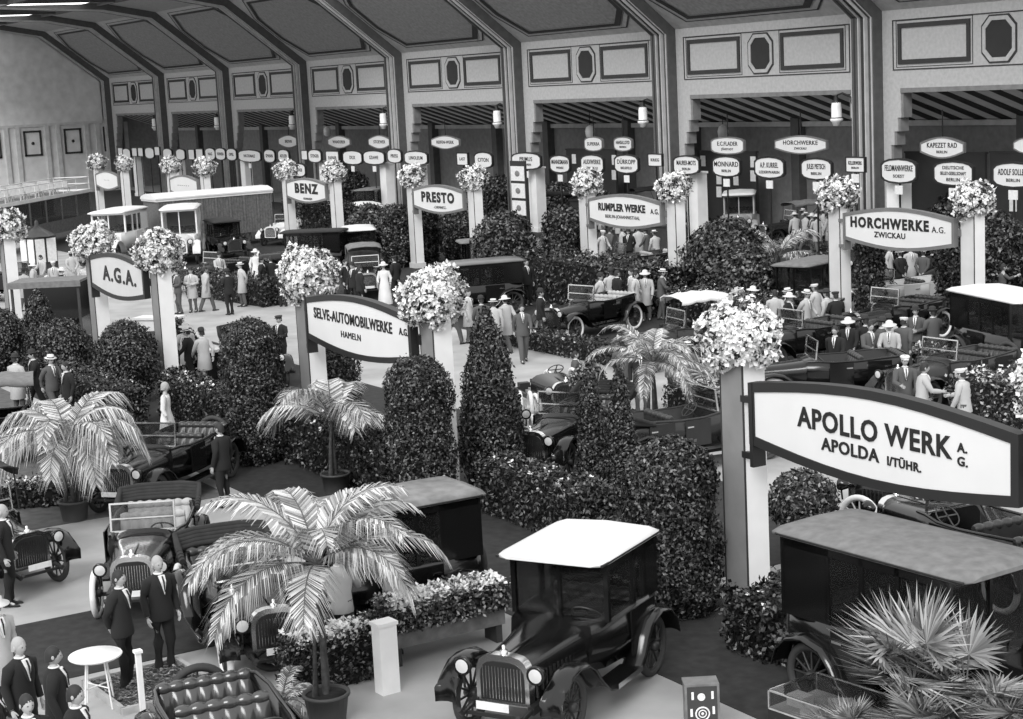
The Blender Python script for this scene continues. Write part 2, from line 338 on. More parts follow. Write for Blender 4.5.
def arrangement(key, r, h, nl, nb, seed, bs=.07):
    """planter box with overflowing leaves and white blossoms; origin at the post top"""
    if key in PC: return PC[key]
    g = np.random.default_rng(seed)
    def sph(k, sc=1.):
        d = g.normal(size=(k, 3)); d /= np.linalg.norm(d, axis=1)[:, None]
        lump = 1+.16*np.sin(d[:, 0]*5+seed)+.14*np.sin(d[:, 1]*6+2*seed)+.1*np.sin(d[:, 2]*8)
        P = d*[[r, r, h]]*lump[:, None]*(sc*(.78+.3*g.random(k)))[:, None]; P[:, 2] += h*.45
        k2 = P[:, 2] < -.12; P[k2, 0:2] *= .8
        return P, d
    P, N = sph(nl, .95); L = bs*1.7
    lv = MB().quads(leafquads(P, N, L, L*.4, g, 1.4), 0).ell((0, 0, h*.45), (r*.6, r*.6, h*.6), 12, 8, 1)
    Q = []
    for k in range(90):   # trailing and upright sprigs
        a = g.random()*2*PI; rr = r*(.6+.5*g.random()); z = h*(.2+1.2*g.random()); p = np.array([rr*math.cos(a), rr*math.sin(a), z if z < h else h])
        d = np.array([math.cos(a)*.6, math.sin(a)*.6, g.normal()*.7]); d /= np.linalg.norm(d); ll = r*.4*g.random()
        for j in range(5):
            c = p+d*ll*j/4-np.array([0, 0, .03*j*j*.3]); e = np.cross(d, g.normal(size=3)); e /= np.linalg.norm(e); s = bs*.8
            Q.append([c, c+d*s*.5+e*s*.3, c+e*s, c-d*s*.2+e*s*.5])
    lv.quads(np.array(Q), 0)
    PC[key] = (MB().box(-.3, .3, -.24, .24, 0, .3).box(-.33, .33, -.27, .27, .26, .32).mesh('planter', 'woodd'), lv.mesh('foliage', ['leafl', 'core']), bloommesh('blossoms', g, nb, sph, bs))
    return PC[key]
def pinnate(key, nf, L, nl, ll, w, seed, lift=1.0, droop=.9, mat='palm', trunk=.5, hang=.45):
    """feather palm: crown origin at trunk top height"""
    if key in PC: return PC[key]
    g = np.random.default_rng(seed); fr_ = []; 
    for i in range(nf):
        a = 2*PI*i/nf*2.618+g.random()*.4; el = lift*(.25+1.05*((i*.618) % 1)); le = L*(.75+.35*g.random())
        u = np.array([math.cos(a), math.sin(a), 0]); K = 14; pts = []; p = np.array([0, 0, trunk]); e = el
        for k in range(K+1):
            pts.append(p.copy()); p = p+(u*math.cos(e)+np.array([0, 0, 1])*math.sin(e))*le/K; e -= droop*1.9/K*(.4+1.2*k/K)
        fr_.append((pts, u))
    m = MB(); Q = []
    for pts, u in fr_:
        m.tube(pts, [.016*(1-.8*k/len(pts)) for k in range(len(pts))], 4, 1)
        side = np.array([-u[1], u[0], 0]); P = np.array(pts); s_ = np.linspace(.16, .995, nl)*(len(pts)-1)
        for s in s_:
            k = int(min(s, len(pts)-1.001)); t = s-k; c = P[k]*(1-t)+P[k+1]*t; tan = P[k+1]-P[k]; tan /= np.linalg.norm(tan); up = np.cross(tan, side)
            f = s/(len(pts)-1); l = ll*(.35+.65*math.sin(PI*min(1, f*.95+.08)))*(.85+.3*g.random())
            for sg in (-1, 1):
                d = side*sg*.8+tan*(.45+.5*f)+up*.12; d /= np.linalg.norm(d)
                wv = tan*w/2; p1 = c+d*l*.5+np.array([0, 0, -hang*l*.12]); p2 = c+d*l*.85+np.array([0, 0, -hang*l*(.55+.3*g.random())])
                Q.append([c-wv*.5, c+wv*.5, p1+wv, p1-wv]); Q.append([p1-wv, p1+wv, p2+wv*.12, p2-wv*.12])
    m.quads(np.array(Q), 0)
    tr = MB()
    for k in range(3):
        a = k*2.1; q = .05 if k else 0; tr.tube([(q*math.cos(a)*3, q*math.sin(a)*3, 0), (q*math.cos(a)*2, q*math.sin(a)*2, trunk*.6), (0, 0, trunk+.05)], [.05, .035, .03], 7)
    if trunk > .05: PC[key] = (m.mesh('fronds', [mat, 'stem']), tr.mesh('trunk', 'bark'))
    else: PC[key] = (m.mesh('fronds', [mat, 'stem']), None)
    return PC[key]
def fanpalm(key, nf, R, seed, pet=.5, trunk=.4, blades=22, mat='palmd'):
    if key in PC: return PC[key]
    g = np.random.default_rng(seed); m = MB(); Q = []
    for i in range(nf):
        a = 2*PI*i*.382+g.random()*.4; el = -.25+1.5*((i*.618+.13) % 1); u = np.array([math.cos(a), math.sin(a), 0])
        d = u*math.cos(el)+np.array([0, 0, math.sin(el)]); base = np.array([0, 0, trunk]); hub = base+d*pet*(.8+.5*g.random())
        m.tube([base, (base+hub)/2+np.array([0, 0, .03]), hub], .012, 4, 1)
        side = np.cross(d, [0, 0, 1.]); side /= np.linalg.norm(side); nrm = np.cross(side, d)
        rr = R*(.8+.35*g.random())
        for b in range(blades):
            w = (b/(blades-1)-.5)*2*2.0; dd = d*math.cos(w)+side*math.sin(w)+nrm*.12*abs(w); dd /= np.linalg.norm(dd); l = rr*(1-.16*abs(w))*(.92+.16*g.random())
            e = -d*math.sin(w)+side*math.cos(w); bw = .016+.008*g.random()
            mid = hub+dd*l*.45; tip = hub+dd*l-np.array([0, 0, .12*l*g.random()])
            Q.append([hub, mid+e*bw, tip, mid-e*bw+nrm*.01])
    m.quads(np.array(Q), 0)
    PC[key] = (m.mesh('fronds', [mat, 'stem']), MB().tube([(0, 0, 0), (.02, 0, trunk*.6), (0, 0, trunk+.05)], [.08, .075, .05], 9).mesh('trunk', 'bark')); return PC[key]
def tubmesh(r=.26, h=.42, mat='pot'):
    k = ('tub', r, h, mat)
    if k not in PC: PC[k] = (MB().lathe([(r*.8, 0), (r, h*.9), (r*1.08, h*.9), (r*1.08, h), (r*.95, h), (r*.93, h-.04), (.01, h-.04)], 20).mesh('tub', mat), MB().lathe([(.01, h-.03), (r*.92, h-.03), (.01, h-.02)], 16).mesh('soil', 'soil'))
    return PC[k]
def topiary(label, name, me, x, y, sc=1., z=0, group=None, cat='shrub', pot=None, zs=None):
    t = thing(name, label, cat, (x, y, z), random.random()*6, group)
    o = link('foliage', me, t); o.scale = (sc, sc, zs or sc)
    if pot:
        a, b = tubmesh(*pot, mat='potw'); link('tub', a, t); link('soil', b, t)
    return t
# ------------------------------------------------------------------ gateways with signs
def textmesh(s, size, key=None, sx=1., bold=.0, align='CENTER'):
    k = ('txt', s, size, sx, bold, align)
    if k in PC: return PC[k]
    cu = bpy.data.curves.new('lettering', 'FONT'); cu.body = s; cu.size = size; cu.align_x = align; cu.align_y = 'CENTER'; cu.extrude = .006; cu.offset = bold
    cu.resolution_u = 3; cu.space_character = 1.08 if bold < .019 else 1.22
    o = bpy.data.objects.new('t', cu); C.objects.link(o); bpy.context.view_layer.update()
    dg = bpy.context.evaluated_depsgraph_get(); me = bpy.data.meshes.new_from_object(o.evaluated_get(dg)); bpy.data.objects.remove(o)
    me.transform(Matrix.Diagonal((sx, 1, 1, 1))); me.transform(Matrix.Rotation(PI/2, 4, 'X')); me.materials.clear(); me.materials.append(M['text']); me.name = 'lettering'
    PC[k] = me; return me
def lens(w, hm, he, n=10):
    p = [(-w/2+w*i/n, -(he/2+(hm-he)/2*math.sin(PI*i/n))) for i in range(n+1)]
    return p+[(-x, -z) for x, z in p]
def board(parent, w, hm, he, th, fw, face, frame, lines, y=0, z=0, oct_=False, textm='text'):
    fn = (lambda w, a, b: [(-.26*w, -a*.46), (0, -a/2), (.26*w, -a*.46), (w*.42, -a*.38), (w/2, -b/2), (w/2, b/2), (w*.42, a*.38), (.26*w, a*.46), (0, a/2), (-.26*w, a*.46), (-w*.42, a*.38), (-w/2, b/2), (-w/2, -b/2), (-w*.42, -a*.38)]) if oct_ else lens
    O = [(x, q+z) for x, q in fn(w, hm, he)]; I = [(x, q+z) for x, q in fn(w-2*fw, hm-2*fw, max(.05, he-2*fw))]
    a = MB(); ringprism(a, O, I, y-th/2-.02, y+th/2+.02); a.obj('sign_frame', frame, parent)
    b = MB(); xzprism(b, I, y-th/2, y+th/2); f = b.obj('sign_face', face, parent)
    for ln in lines:
        s, sz, dx, dz, sx, bold = ln[:6]
        o = link('lettering', textmesh(s, sz, sx=sx, bold=bold, align=ln[6] if len(ln) > 6 else 'CENTER'), f, (dx, y-th/2-.008, z+dz))
def gateway(label, x0, x1, Y, lines, ztop=3.8, zs=(3.24, 1.36, .93), face='sign', frame='frame', fw=.12, seed=1, big=1, sgn=True, blabels=('', ''), posts=(1, 1), r=.62, ov=0.):
    """x0,x1: inner ends of the sign; posts stand just outside, slightly behind the board"""
    t = thing('sign_gateway', label, 'gateway', ((x0+x1)/2, Y, 0), 0, 'flower-topped sign gateways'); w = x1-x0
    for k, s in enumerate((-1, 1)):
        if not posts[k]: continue
        px = -(w/2+.62) if s < 0 else (w/2+.34); m = MB()
        m.box(px-.28, px+.28, 0, .42, 0, ztop, 0)
        m.box(px-.25, px+.25, -.012, 0, .05, ztop-.05, 1).box(px-.285, px-.262, -.012, 0.01, 0, ztop, 2).box(px+.262, px+.285, -.016, 0.004, 0, ztop, 2)
        m.box(px-.33, px+.33, -.05, .47, 0, .25, 1)
        m.obj('post', ['post', 'postg' if Y < 30 else 'postm', 'postl'], t)
        a = arrangement('arr%d%d_%g' % (big, (seed+k) % 3, r), r, r*.95, 900*big, 420*big, 3+(seed+k) % 3, .075 if big > 1 else .1)
        f = thing('flower_arrangement', blabels[k], 'flowers', ((x0+x1)/2+px, Y+.2, ztop), (seed*1.3+k) % 6, 'flower arrangements on the gateway posts')
        for nm, me in zip(('planter', 'foliage', 'blossoms'), a): link(nm, me, f)
    if sgn: 
        board(t, w, zs[1], zs[2], .14, fw, face, frame, lines, y=-.1, z=zs[0])
        b = MB().box(-w/2+.02, -w/2+.1, -.2, .04, zs[0]-zs[2]/2-.35, zs[0]+zs[2]/2).box(-w/2-.4, -w/2+.06, -.02, .05, zs[0]-zs[2]/2-.3, zs[0]-zs[2]/2-.2).box(-w/2-.4, -w/2+.06, -.02, .05, zs[0]+.1, zs[0]+.2).obj('bracket', frame, t)
        MB().box(w/2-.06, w/2+.12, -.05, .06, zs[0]-.1, zs[0]+.1).obj('bracket', frame, t)
    return t
R1 = 16.1; R2 = 37.
gateway('nearest gateway, with the largest lens-shaped sign, at the right of the photo', -19.85, -14.6, R1, [('APOLLO WERK', .41, -.02, .10, 1.0, .010), ('APOLDA', .25, -.44, -.22, 1.12, .006), ('I/TÜHR.', .17, .62, -.25, 1.05, .004), ('A.', .17, 1.68, .14, 1.1, .004), ('G.', .17, 1.68, -.04, 1.1, .004)], seed=0, big=3, ztop=4.08, blabels=('largest white flower arrangement, on the left post of the nearest gateway', 'white flower arrangement on the right post of the nearest gateway, beyond the frame'), r=.53, fw=.13, posts=(1, 1))
gateway('middle front-row gateway, its white sign lettered with a long company name', -35.75, -30.6, R1, [('SELVE-AUTOMOBILWERKE', .33, -.18, .15, .92, .007), ('A.G.', .2, 2.25, .13, 1, .004), ('HAMELN', .2, -.25, -.2, 1.2, .0)], seed=1, big=3, blabels=('white flower arrangement on the left post of the middle front-row gateway', 'white flower arrangement on the right post of the middle front-row gateway'), r=.6, ztop=3.85)
gateway('front-row gateway with a grey lens-shaped sign of three initials, at left', -51.55, -46.65, R1, [('A.G.A.', .6, .3, .02, 1.5, .02)], face='signaga', seed=2, big=2, blabels=('flower arrangement on the left post of the grey three-initial sign', 'flower arrangement on the right post of the grey three-initial sign'), r=.6)
gateway('white post with dark flower basket at the left edge of the photo', -67.3, -62.6, R1, [('', .3, 0, 0, 1, 0)], seed=0, big=1, blabels=('flower arrangement outside the left edge', 'dark leafy flower arrangement on the post at the left edge'), r=.62)
g2 = [(-40.95, -36.2, [('HORCHWERKE', .43, -.35, .14, 1.0, .0195), ('A.G.', .26, 1.75, .06, 1.1, .0), ('ZWICKAU', .24, -.3, -.2, 1.15, .004)], 'rightmost middle-row sign'),
      (-55.4, -50.6, [('RUMPLER WERKE', .38, -.15, .12, .98, .018), ('A.G.', .26, 1.98, .06, 1, .004), ('BERLIN-JOHANNISTHAL', .18, -.1, -.22, 1.1, .0)], 'second middle-row sign from the right'),
      (-69.8, -65.1, [('PRESTO', .60, 0, .06, 1.25, .03), ('-CHEMNITZ-', .16, .2, -.36, 1.2, 0)], 'third middle-row sign from the right'),
      (-84.0, -79.1, [('BENZ', .66, .05, .08, 1.5, .036), ('MANNHEIM', .16, .2, -.42, 1.2, 0)], 'fourth middle-row sign from the right'),
      (-101.6, -96.9, [('DAIMLER', .4, 0, .0, 1.1, .0)], None), (-116.1, -111.4, [('DIXI', .4, 0, .0, 1.1, .0)], None)]
for i, (a, b, ln, nm) in enumerate(g2):
    if nm is None: ln = [('- - - - - -', .34, 0, .05, 1.5, 0)] if i == 4 else [('- - - -', .3, 0, .05, 1.5, 0)]
    nm2 = nm if nm else ['fifth middle-row sign from the right', 'small round farthest middle-row sign'][i-4]
    gateway('gateway carrying the %s' % nm2, a, b, R2, ln, zs=(3.3, 1.3, .82) if i < 4 else (3.1, 1.3, .8), frame='frame2', fw=.1, seed=i, big=1, blabels=('white flowers on the left post of the %s' % nm2, 'white flowers on the right post of the %s' % nm2), r=.54, ztop=4.0)
# ------------------------------------------------------------------ far rows of small signs
far = [  # px, py, w, h, shape, lines, plane
 (801, 144.7, 52, 19, 'l', ['HORCHWERKE', 'ZWICKAU'], 54.3), (728, 145.6, 33, 18, 'o', ['E.C.FLADER', 'JÖHSTADT'], 54.3), (942.7, 147.6, 44, 22, 'l', ['KAPEZET RAD', 'BERLIN'], 54.3), (1026, 145.5, 24, 16, 'l', [''], 54.3),
 (594, 144, 18, 15, 'o', ['SUPERBA'], 54.3), (623.5, 144, 18, 15, 'o', ['HANSALLOYD', 'BREMEN'], 54.3), (445.7, 142.3, 28, 14, 'l', ['REIFEN-WERK'], 54.3), (380, 142, 22, 14, 'l', ['STOEWER'], 54.3), (339.5, 142, 22, 13, 'l', ['WANDERER'], 54.3), (289, 141.5, 20, 13, 'l', ['BRENN'], 54.3),
 (899.5, 171, 36, 26, 'o', ['FELDMANNWERKE', 'SOEST'], 50), (954, 173.5, 40, 26, 'o', ['DEUTSCHE', 'SELLEY-GESELLSCHAFT', 'BERLIN'], 50), (1014, 175, 42, 27, 'o', ['ADOLF SOLLEW', 'BERLIN'], 50),
 (856, 164.6, 19, 16, 'r', ['KELLERWERK', 'BERLIN'], 50), (817, 169, 31, 23, 'o', ['JULES PIETSCH', 'BERLIN'], 50), (770, 167.6, 30, 23, 'o', ['A.P. KURREL', 'LEDERWAREN'], 50), (727, 166.5, 28, 22, 'o', ['MONNARD', 'BERLIN'], 50), (687, 165, 26, 20, 'o', ['MAURER-MOTS', 'BERLIN'], 50),
 (655.8, 160, 14, 13, 'r', ['KRIEG'], 50), (627, 164, 24, 20, 'o', ['DÜRKOPP', 'BIELEFELD'], 50), (592.8, 164, 23, 20, 'o', ['AUDIWERKE', 'ZWICKAU'], 50), (560.5, 164, 20, 19, 'o', ['MANNESMANN', 'WERKE'], 50), (526.7, 161, 29, 18, 'o', ['PRIMUS', 'MOTOREN'], 50),
 (484, 160, 18, 17, 'o', ['CITON'], 50), (463, 159, 11, 13, 'r', ['LAST'], 50), (416.5, 158, 23, 15, 'o', ['LINOLEUM'], 50), (395, 156, 14, 15, 'o', ['PRESS'], 50), (374.5, 157.6, 21, 15, 'o', ['SZAWE'], 50), (353, 157.6, 19, 15, 'o', ['DUX'], 50), (333, 158, 13, 15, 'r', ['FAFNIR'], 50), (315.3, 156, 13, 14, 'o', ['STEIGER'], 50), (305, 155, 6, 10, 'r', [''], 50), (300, 170, 12, 14, 'o', ['LOEB'], 46),
 (284, 156, 11, 14, 'o', ['ADLER'], 50), (270, 156, 11, 14, 'o', ['SPANN'], 50), (250, 156, 22, 13, 'o', ['NATIONALE'], 50), (232, 154.5, 10, 13, 'o', ['OPEL'], 50), (221, 154, 10, 13, 'o', ['HANSA'], 50), (210.7, 154, 10, 13, 'o', ['NAG'], 50), (200, 154, 7, 11, 'r', [''], 50), (192, 154.5, 6, 11, 'r', [''], 50), (181, 154.5, 9, 12, 'o', [''], 50), (168, 154, 9, 12, 'o', [''], 50), (157.6, 151, 5, 9, 'r', [''], 50), (150, 153, 9, 12, 'o', [''], 50), (141, 152, 5, 9, 'r', [''], 50), (135, 152, 5, 9, 'r', [''], 50), (127, 154, 8, 12, 'o', [''], 50), (121, 152, 5, 9, 'r', [''], 50)]
nup = 0
for i, (px, py, w, h, shp, ln, Y) in enumerate(far):
    c = atY(px, py, Y); wx = abs(atY(px+w/2, py, Y)[0]-atY(px-w/2, py, Y)[0]); hz = abs(atY(px, py-h/2, Y)[2]-atY(px, py+h/2, Y)[2])
    row = sorted([x for x in far if (x[6] > 53) == (Y > 53) and x[6] > 47], key=lambda x: -x[0]); N_ = 'first second third fourth fifth sixth seventh eighth ninth tenth eleventh twelfth thirteenth fourteenth fifteenth sixteenth seventeenth eighteenth nineteenth twentieth'.split()
    ordn = lambda k: N_[k] if k < 20 else 'twenty-'+N_[k-20] if k < 29 else 'thirtieth' if k == 29 else 'thirty-'+N_[k-30] if k < 39 else 'fortieth'
    k = row.index(far[i]) if Y > 47 else 0; kind_ = {'l': 'oval', 'o': 'eight-sided', 'r': 'rectangular'}[shp]
    if Y < 47: lab = 'small eight-sided white sign just above the fourth middle-row gateway'
    elif Y > 53: lab = 'small white %s sign hung in the alcoves above the far row, %s from the right' % (kind_, ordn(k))
    else: lab = 'small white %s sign on a pole in the long far row, %s from the right' % (kind_, ordn(k))
    t = thing('hanging_sign', lab, 'sign', (c[0], Y, c[2]), 0, 'small exhibitor signs along the far wall')
    he = hz*(.45 if shp == 'l' else .55 if shp == 'o' else .98)
    lines = []
    for q, s in enumerate(ln):
        if not s: continue
        sz = hz*(.32 if q == 0 else .17) if len(ln) < 3 else hz*.18; sx = min(1.2, wx*.74/(len(s)*sz*.66)); lines.append((s, sz, 0, hz*((.1, -.2) if len(ln) == 2 else (.22, 0, -.24) if len(ln) == 3 else (0,))[q], sx, sz*.012))
    board(t, wx, hz, he, .1, min(.09, hz*.07), 'sign', 'frame2' if Y > 53 else 'frame', lines, oct_=(shp == 'o'))
    if Y < 53:
        MB().box(-.035, .035, -.02, .03, -c[2], -hz/2).obj('pole', 'iron', t)
        if w > 17: MB().box(-.22, .22, -.07, -.03, -hz/2-.42, -hz/2-.06).obj('number_plate', 'card', t)
    else: MB().box(-.02, .02, -.02, .02, hz/2, 6.2-c[2]).obj('hanging_rod', 'iron', t)
# ------------------------------------------------------------------ cars
CM = {}
def cm(key, fn):
    if key not in CM: CM[key] = fn()
    return CM[key]
def tubring(x, w, wb, z0, z1, th=.05, bulge=.03):
    wi = w-th
    return [(x, w, z1), (x, w+bulge, z0+(z1-z0)*.6), (x, wb, z0), (x, -wb, z0), (x, -w-bulge, z0+(z1-z0)*.6), (x, -w, z1), (x, -wi, z1), (x, -wi, z0+.12), (x, wi, z0+.12), (x, wi, z1)]
def arch(x, w, z0, z1, n=9, flat=.55):
    p = [(x, w, z0)]
    for i in range(n+1): a = PI*i/n; p.append((x, w*math.copysign(abs(math.cos(a))**flat, math.cos(a)), z0+(z1-z0)*(.55+.45*math.sin(a)**.8)))
    return p+[(x, -w, z0)]
def wheelm(tm, sm_, R=.41):
    def f():
        w = MB().torus((0, 0, 0), R-.085, .022, 'y', 28, 6)
        for i in range(12):
            a = 2*PI*i/12; w.tube([(0, .0, 0), ((R-.09)*math.cos(a), 0, (R-.09)*math.sin(a))], [.022, .013], 5)
        T = Matrix.Rotation(-PI/2, 4, 'X'); w.lathe([(.01, -.1), (.05, -.09), (.075, -.03), (.075, .06), (.05, .1), (.01, .11)], 12, 0, T=T)
        return w.mesh('wheel', sm_), MB().torus((0, 0, 0), R-.045, .052, 'y', 32, 8).mesh('tyre', tm)
    return cm(('w', tm, sm_, R), f)
def sweepfender(key, pts, w, y, mat, th=.02, side=1):
    def f():
        rings = []
        for i, (x, z) in enumerate(pts):
            a, b = pts[max(i-1, 0)], pts[min(i+1, len(pts)-1)]; t = np.array([b[0]-a[0], b[1]-a[1]]); t /= np.linalg.norm(t); n_ = np.array([-t[1], t[0]])
            if n_[1] < 0 and abs(t[0]) > .3: n_ = -n_
            r = []
            for q, h in ((-.5, -.045), (-.3, -.01), (0, .012), (.3, -.01), (.5, -.045)): r.append((x+n_[0]*h, y+q*w, z+n_[1]*h))
            for q, h in ((.5, -.045), (.3, -.01), (0, .012), (-.3, -.01), (-.5, -.045)): r.append((x+n_[0]*(h-th), y+q*w, z+n_[1]*(h-th)))
            rings.append(r)
        return MB().loft(rings).mesh('fender', mat)
    return cm(key, f)
def seat(w, d, h, mat, tufts=6):
    """buttoned bench: cushion and rolled backrest, facing +x, base at z=0"""
    def f():
        m = MB(); m.box(-d/2, d/2, -w/2, w/2, 0, .14)
        n = tufts*8; rings = []
        for j in range(9):
            t = j/8; ring_ = []
            for i in range(n+1):
                y = -w/2+w*i/n; rr = abs(math.sin(PI*tufts*i/n)); b = .05*rr*math.sin(PI*(.15+.8*t)); ring_.append((-d/2-.02-.1*t+b+.03*math.sin(PI*t), y, .1+h*t))
            rings.append(ring_)
        m.loft(rings, 0, True, False, False)
        top = []
        for i in range(n+1):
            y = -w/2+w*i/n; rr = abs(math.sin(PI*tufts*i/n)); top.append((y, .055+.03*rr))
        m.loft([[(-d/2-.14+r*math.cos(a), y, .1+h+r*math.sin(a)) for a in np.linspace(0, 2*PI, 9)[:-1]] for y, r in top])
        m.box(-d/2-.2, -d/2-.12, -w/2, w/2, 0, h+.1)
        rings = []
        for j in range(5):
            t = j/4; rings.append([(-d/2+(d)*t, -w/2+w*i/n, .14+.05*abs(math.sin(PI*tufts*i/n))*math.sin(PI*(.1+.8*t))+.02) for i in range(n+1)])
        m.loft(rings, 0, True, False, False)
        return m.mesh('seat', mat)
    return cm(('seat', w, d, h, mat, tufts), f)
def car(kind, label, loc, rz, col='black', tyres='tyre', sp='spoke', top=None, roofm='wroof', sc=1., seatm='leather', group=None, cat='car', det=1, name=None, disc=None, steer=0., L=1., fcol=None, toph=0., fend=True, screen=True):
    x, y = loc[:2]; t = thing(name or {'tourer': 'touring_car', 'limo': 'limousine', 'chassis': 'car_chassis'}[kind], label, cat, (x, y, loc[2] if len(loc) > 2 else 0), rz, group, sc)
    fcol = fcol or col
    wh, ty = wheelm(tyres, sp); P = lambda nm, me, l=(0, 0, 0): link(nm, me, t, l)
    for sx, sy in ((1.6, .68), (1.6, -.68), (-1.5*L, .68), (-1.5*L, -.68)):
        o = P('wheel', wh, (sx, sy, .41)); link('tyre', ty, o)
        if sx > 0: o.rotation_euler.z = steer
    P('frame', cm(('frame', L), lambda: MB().box(-2.1*L, 2.05, .36, .44, .42, .52).box(-2.1*L, 2.05, -.44, -.36, .42, .52).box(-1.53*L, -1.47*L, -.66, .66, .38, .44).box(1.57, 1.63, -.66, .66, .36, .42).box(-1.62*L, -1.38*L, -.14, .14, .27, .55).tube([(2.05, .4, .47), (2.3, .4, .42), (2.38, .4, .5)], .035, 6).tube([(2.05, -.4, .47), (2.3, -.4, .42), (2.38, -.4, .5)], .035, 6).box(2.2, 2.24, -.4, .4, .40, .44).mesh('frame', 'iron')))
    bz = .52
    P('bonnet', cm(('bon', col), lambda: MB().loft([arch(.72, .52, bz, 1.13), arch(1.2, .44, bz, 1.08), arch(1.86, .35, bz, 1.04)]).mesh('bonnet', col)))
    def lou():
        m = MB()
        for s in (-1, 1):
            for k in range(9): xx = 1.0+k*.085; w = .435-.09*(k/9); m.box(xx, xx+.03, s*(w+.02)-.015, s*(w+.02)+.015, .62, .86)
        m.box(.75, 1.88, -.012, .012, 1.075, 1.09); return m.mesh('louvres', 'dark')
    if det: P('louvres', cm('lou', lou))
    def rad():
        m = MB().loft([arch(1.86, .36, .48, 1.1), arch(2.0, .36, .48, 1.1)], 0).lathe([(.05, 1.08), (.05, 1.14), (.02, 1.15), (.025, 1.2), (.005, 1.21)], 10, 0, (1.93, 0, 0)); m.loft([arch(2.0, .30, .53, 1.02), arch(2.008, .30, .53, 1.02)], 1)
        for k in range(-6, 7): m.box(2.008, 2.014, k*.043-.004, k*.043+.004, .55, .95, 0)
        return m
    P('radiator', cm('rad', lambda: rad().mesh('radiator', ['chrome', 'iron'])) if col != 'cream' else cm('radw', lambda: rad().mesh('radiator', ['cream', 'iron'])))
    lamp = cm('lamp', lambda: MB().lathe([(.01, -.16), (.07, -.13), (.115, -.02), (.12, .03), (.105, .035)], 14, 0, T=Matrix.Rotation(PI/2, 4, 'Y')).lathe([(.105, .03), (.05, .045), (.005, .05)], 14, 1, T=Matrix.Rotation(PI/2, 4, 'Y')).tube([(0, 0, -.1), (-.02, 0, -.28)], .018, 5).mesh('headlamp', ['black', 'lens']))
    for s in (-1, 1): P('headlamp', lamp, (2.06, s*.5, .93))
    if kind == 'chassis':
        P('engine', cm('eng', lambda: MB().box(.8, 1.8, -.2, .2, .4, .9).box(-1.0, .6, -.05, .05, .42, .5).box(-.1, .7, -.4, .4, .55, .62).mesh('engine', 'steel')))
    else:
        fp = [(2.08, .46), (2.09, .62), (2.0, .8), (1.82, .92), (1.6, .95), (1.36, .91), (1.15, .78), (.98, .58), (.8, .42), (.6, .37)]
        rp = [(-1.5*L+.75, .37), (-1.5*L+.58, .5), (-1.5*L+.5, .68), (-1.5*L+.32, .87), (-1.5*L, .95), (-1.5*L-.3, .88), (-1.5*L-.5, .7), (-1.5*L-.58, .48)]
        for s in (-1, 1):
            if fend: P('front_fender', sweepfender(('ff', s, fcol), fp, .3, s*.72, fcol))
            P('rear_fender', sweepfender(('rf', s, fcol, L), rp, .3, s*.72, fcol))
            P('running_board', cm(('rb', s, L), lambda: MB().box(-1.5*L+.72, .65, s*.72-.16, s*.72+.16, .34, .38, 0).box(-1.5*L+.72, .65, s*.875, s*.885, .33, .395, 1).mesh('running_board', ['black', 'chrome'])))
        if kind == 'tourer':
            def body():
                st = [(.72, .56, .5, .52, 1.13), (.45, .62, .55, .48, 1.14), (.1, .68, .58, .46, 1.1), (-.5, .70, .6, .46, 1.1), (-1.1, .71, .6, .47, 1.14), (-1.6, .66, .55, .5, 1.16), (-1.85, .5, .42, .56, 1.14)]
                m = MB().loft([tubring(a*(L if a < 0 else 1), *b) for a, *b in st])
                m.loft([arch(.73, .52, .52, 1.14), arch(.5, .58, .52, 1.2)], 0)
                m.tube([((a*(L if a < 0 else 1)), w-.02, z1+.01) for a, w, _, _, z1 in st], .03, 6).tube([((a*(L if a < 0 else 1)), -w+.02, z1+.01) for a, w, _, _, z1 in st], .03, 6).tube([(-1.85*L, -.48, 1.15), (-1.9*L, 0, 1.15), (-1.85*L, .48, 1.15)], .03, 6)
                return m.mesh('body', col)
            P('body', cm(('tb', col, L), body))
            for s in (-1, 1):
                for xx in (0, -.95*L): P('door', cm(('dr', s, col, 'o'), lambda: MB().box(-.3, .3, s*.735-.012, s*.735+.012, .55, 1.1, 0).box(-.27, -.12, s*.76-.01, s*.76+.01, .95, .98, 1).mesh('door', [col, 'chrome'])), (xx-.1, 0, 0))
            P('front_seat', seat(1.14, .5, .42, seatm), (-.25, 0, .62)); P('rear_seat', seat(1.2, .5, .42, seatm, 7), (-1.3*L, 0, .62))
        elif kind == 'limo':
            def lower():
                st = [(.72, .56, .52, 1.12), (.35, .66, .47, 1.12), (-.5, .71, .45, 1.12), (-1.3, .71, .45, 1.12), (-1.85, .62, .5, 1.12), (-1.95, .56, .56, 1.1)]
                rings = []
                for a, w, z0, z1 in st:
                    a *= (L if a < 0 else 1); rings.append([(a, w, z1), (a, w+.02, (z0+z1)/2), (a, w*.85, z0), (a, -w*.85, z0), (a, -w-.02, (z0+z1)/2), (a, -w, z1)])
                return MB().loft(rings).mesh('body', col)
            P('body', cm(('lb', col, L), lower))
            def cab():
                m = MB(); H2 = 1.9+toph
                xs = [.42, -.32, -.4*L-.42, -1.25*L, -1.9*L]
                for s in (-1, 1):
                    for k, xx in enumerate(xs): m.box(xx-.035, xx+.035, s*.66-.03, s*.66+.03, 1.1, H2)
                    m.box(xs[-1], xs[0], s*.66-.03, s*.66+.03, H2-.14, H2).box(xs[-1], xs[-2], s*.66-.03, s*.66+.03, 1.1, H2)
                m.box(xs[-1]-.04, xs[-1], -.66, .66, 1.1, H2).box(.39, .45, -.66, .66, H2-.1, H2).box(.39, .45, -.02, .02, 1.1, H2)
                return m.mesh('cabin', col)
            P('cabin', cm(('cab', col, L, toph), cab))
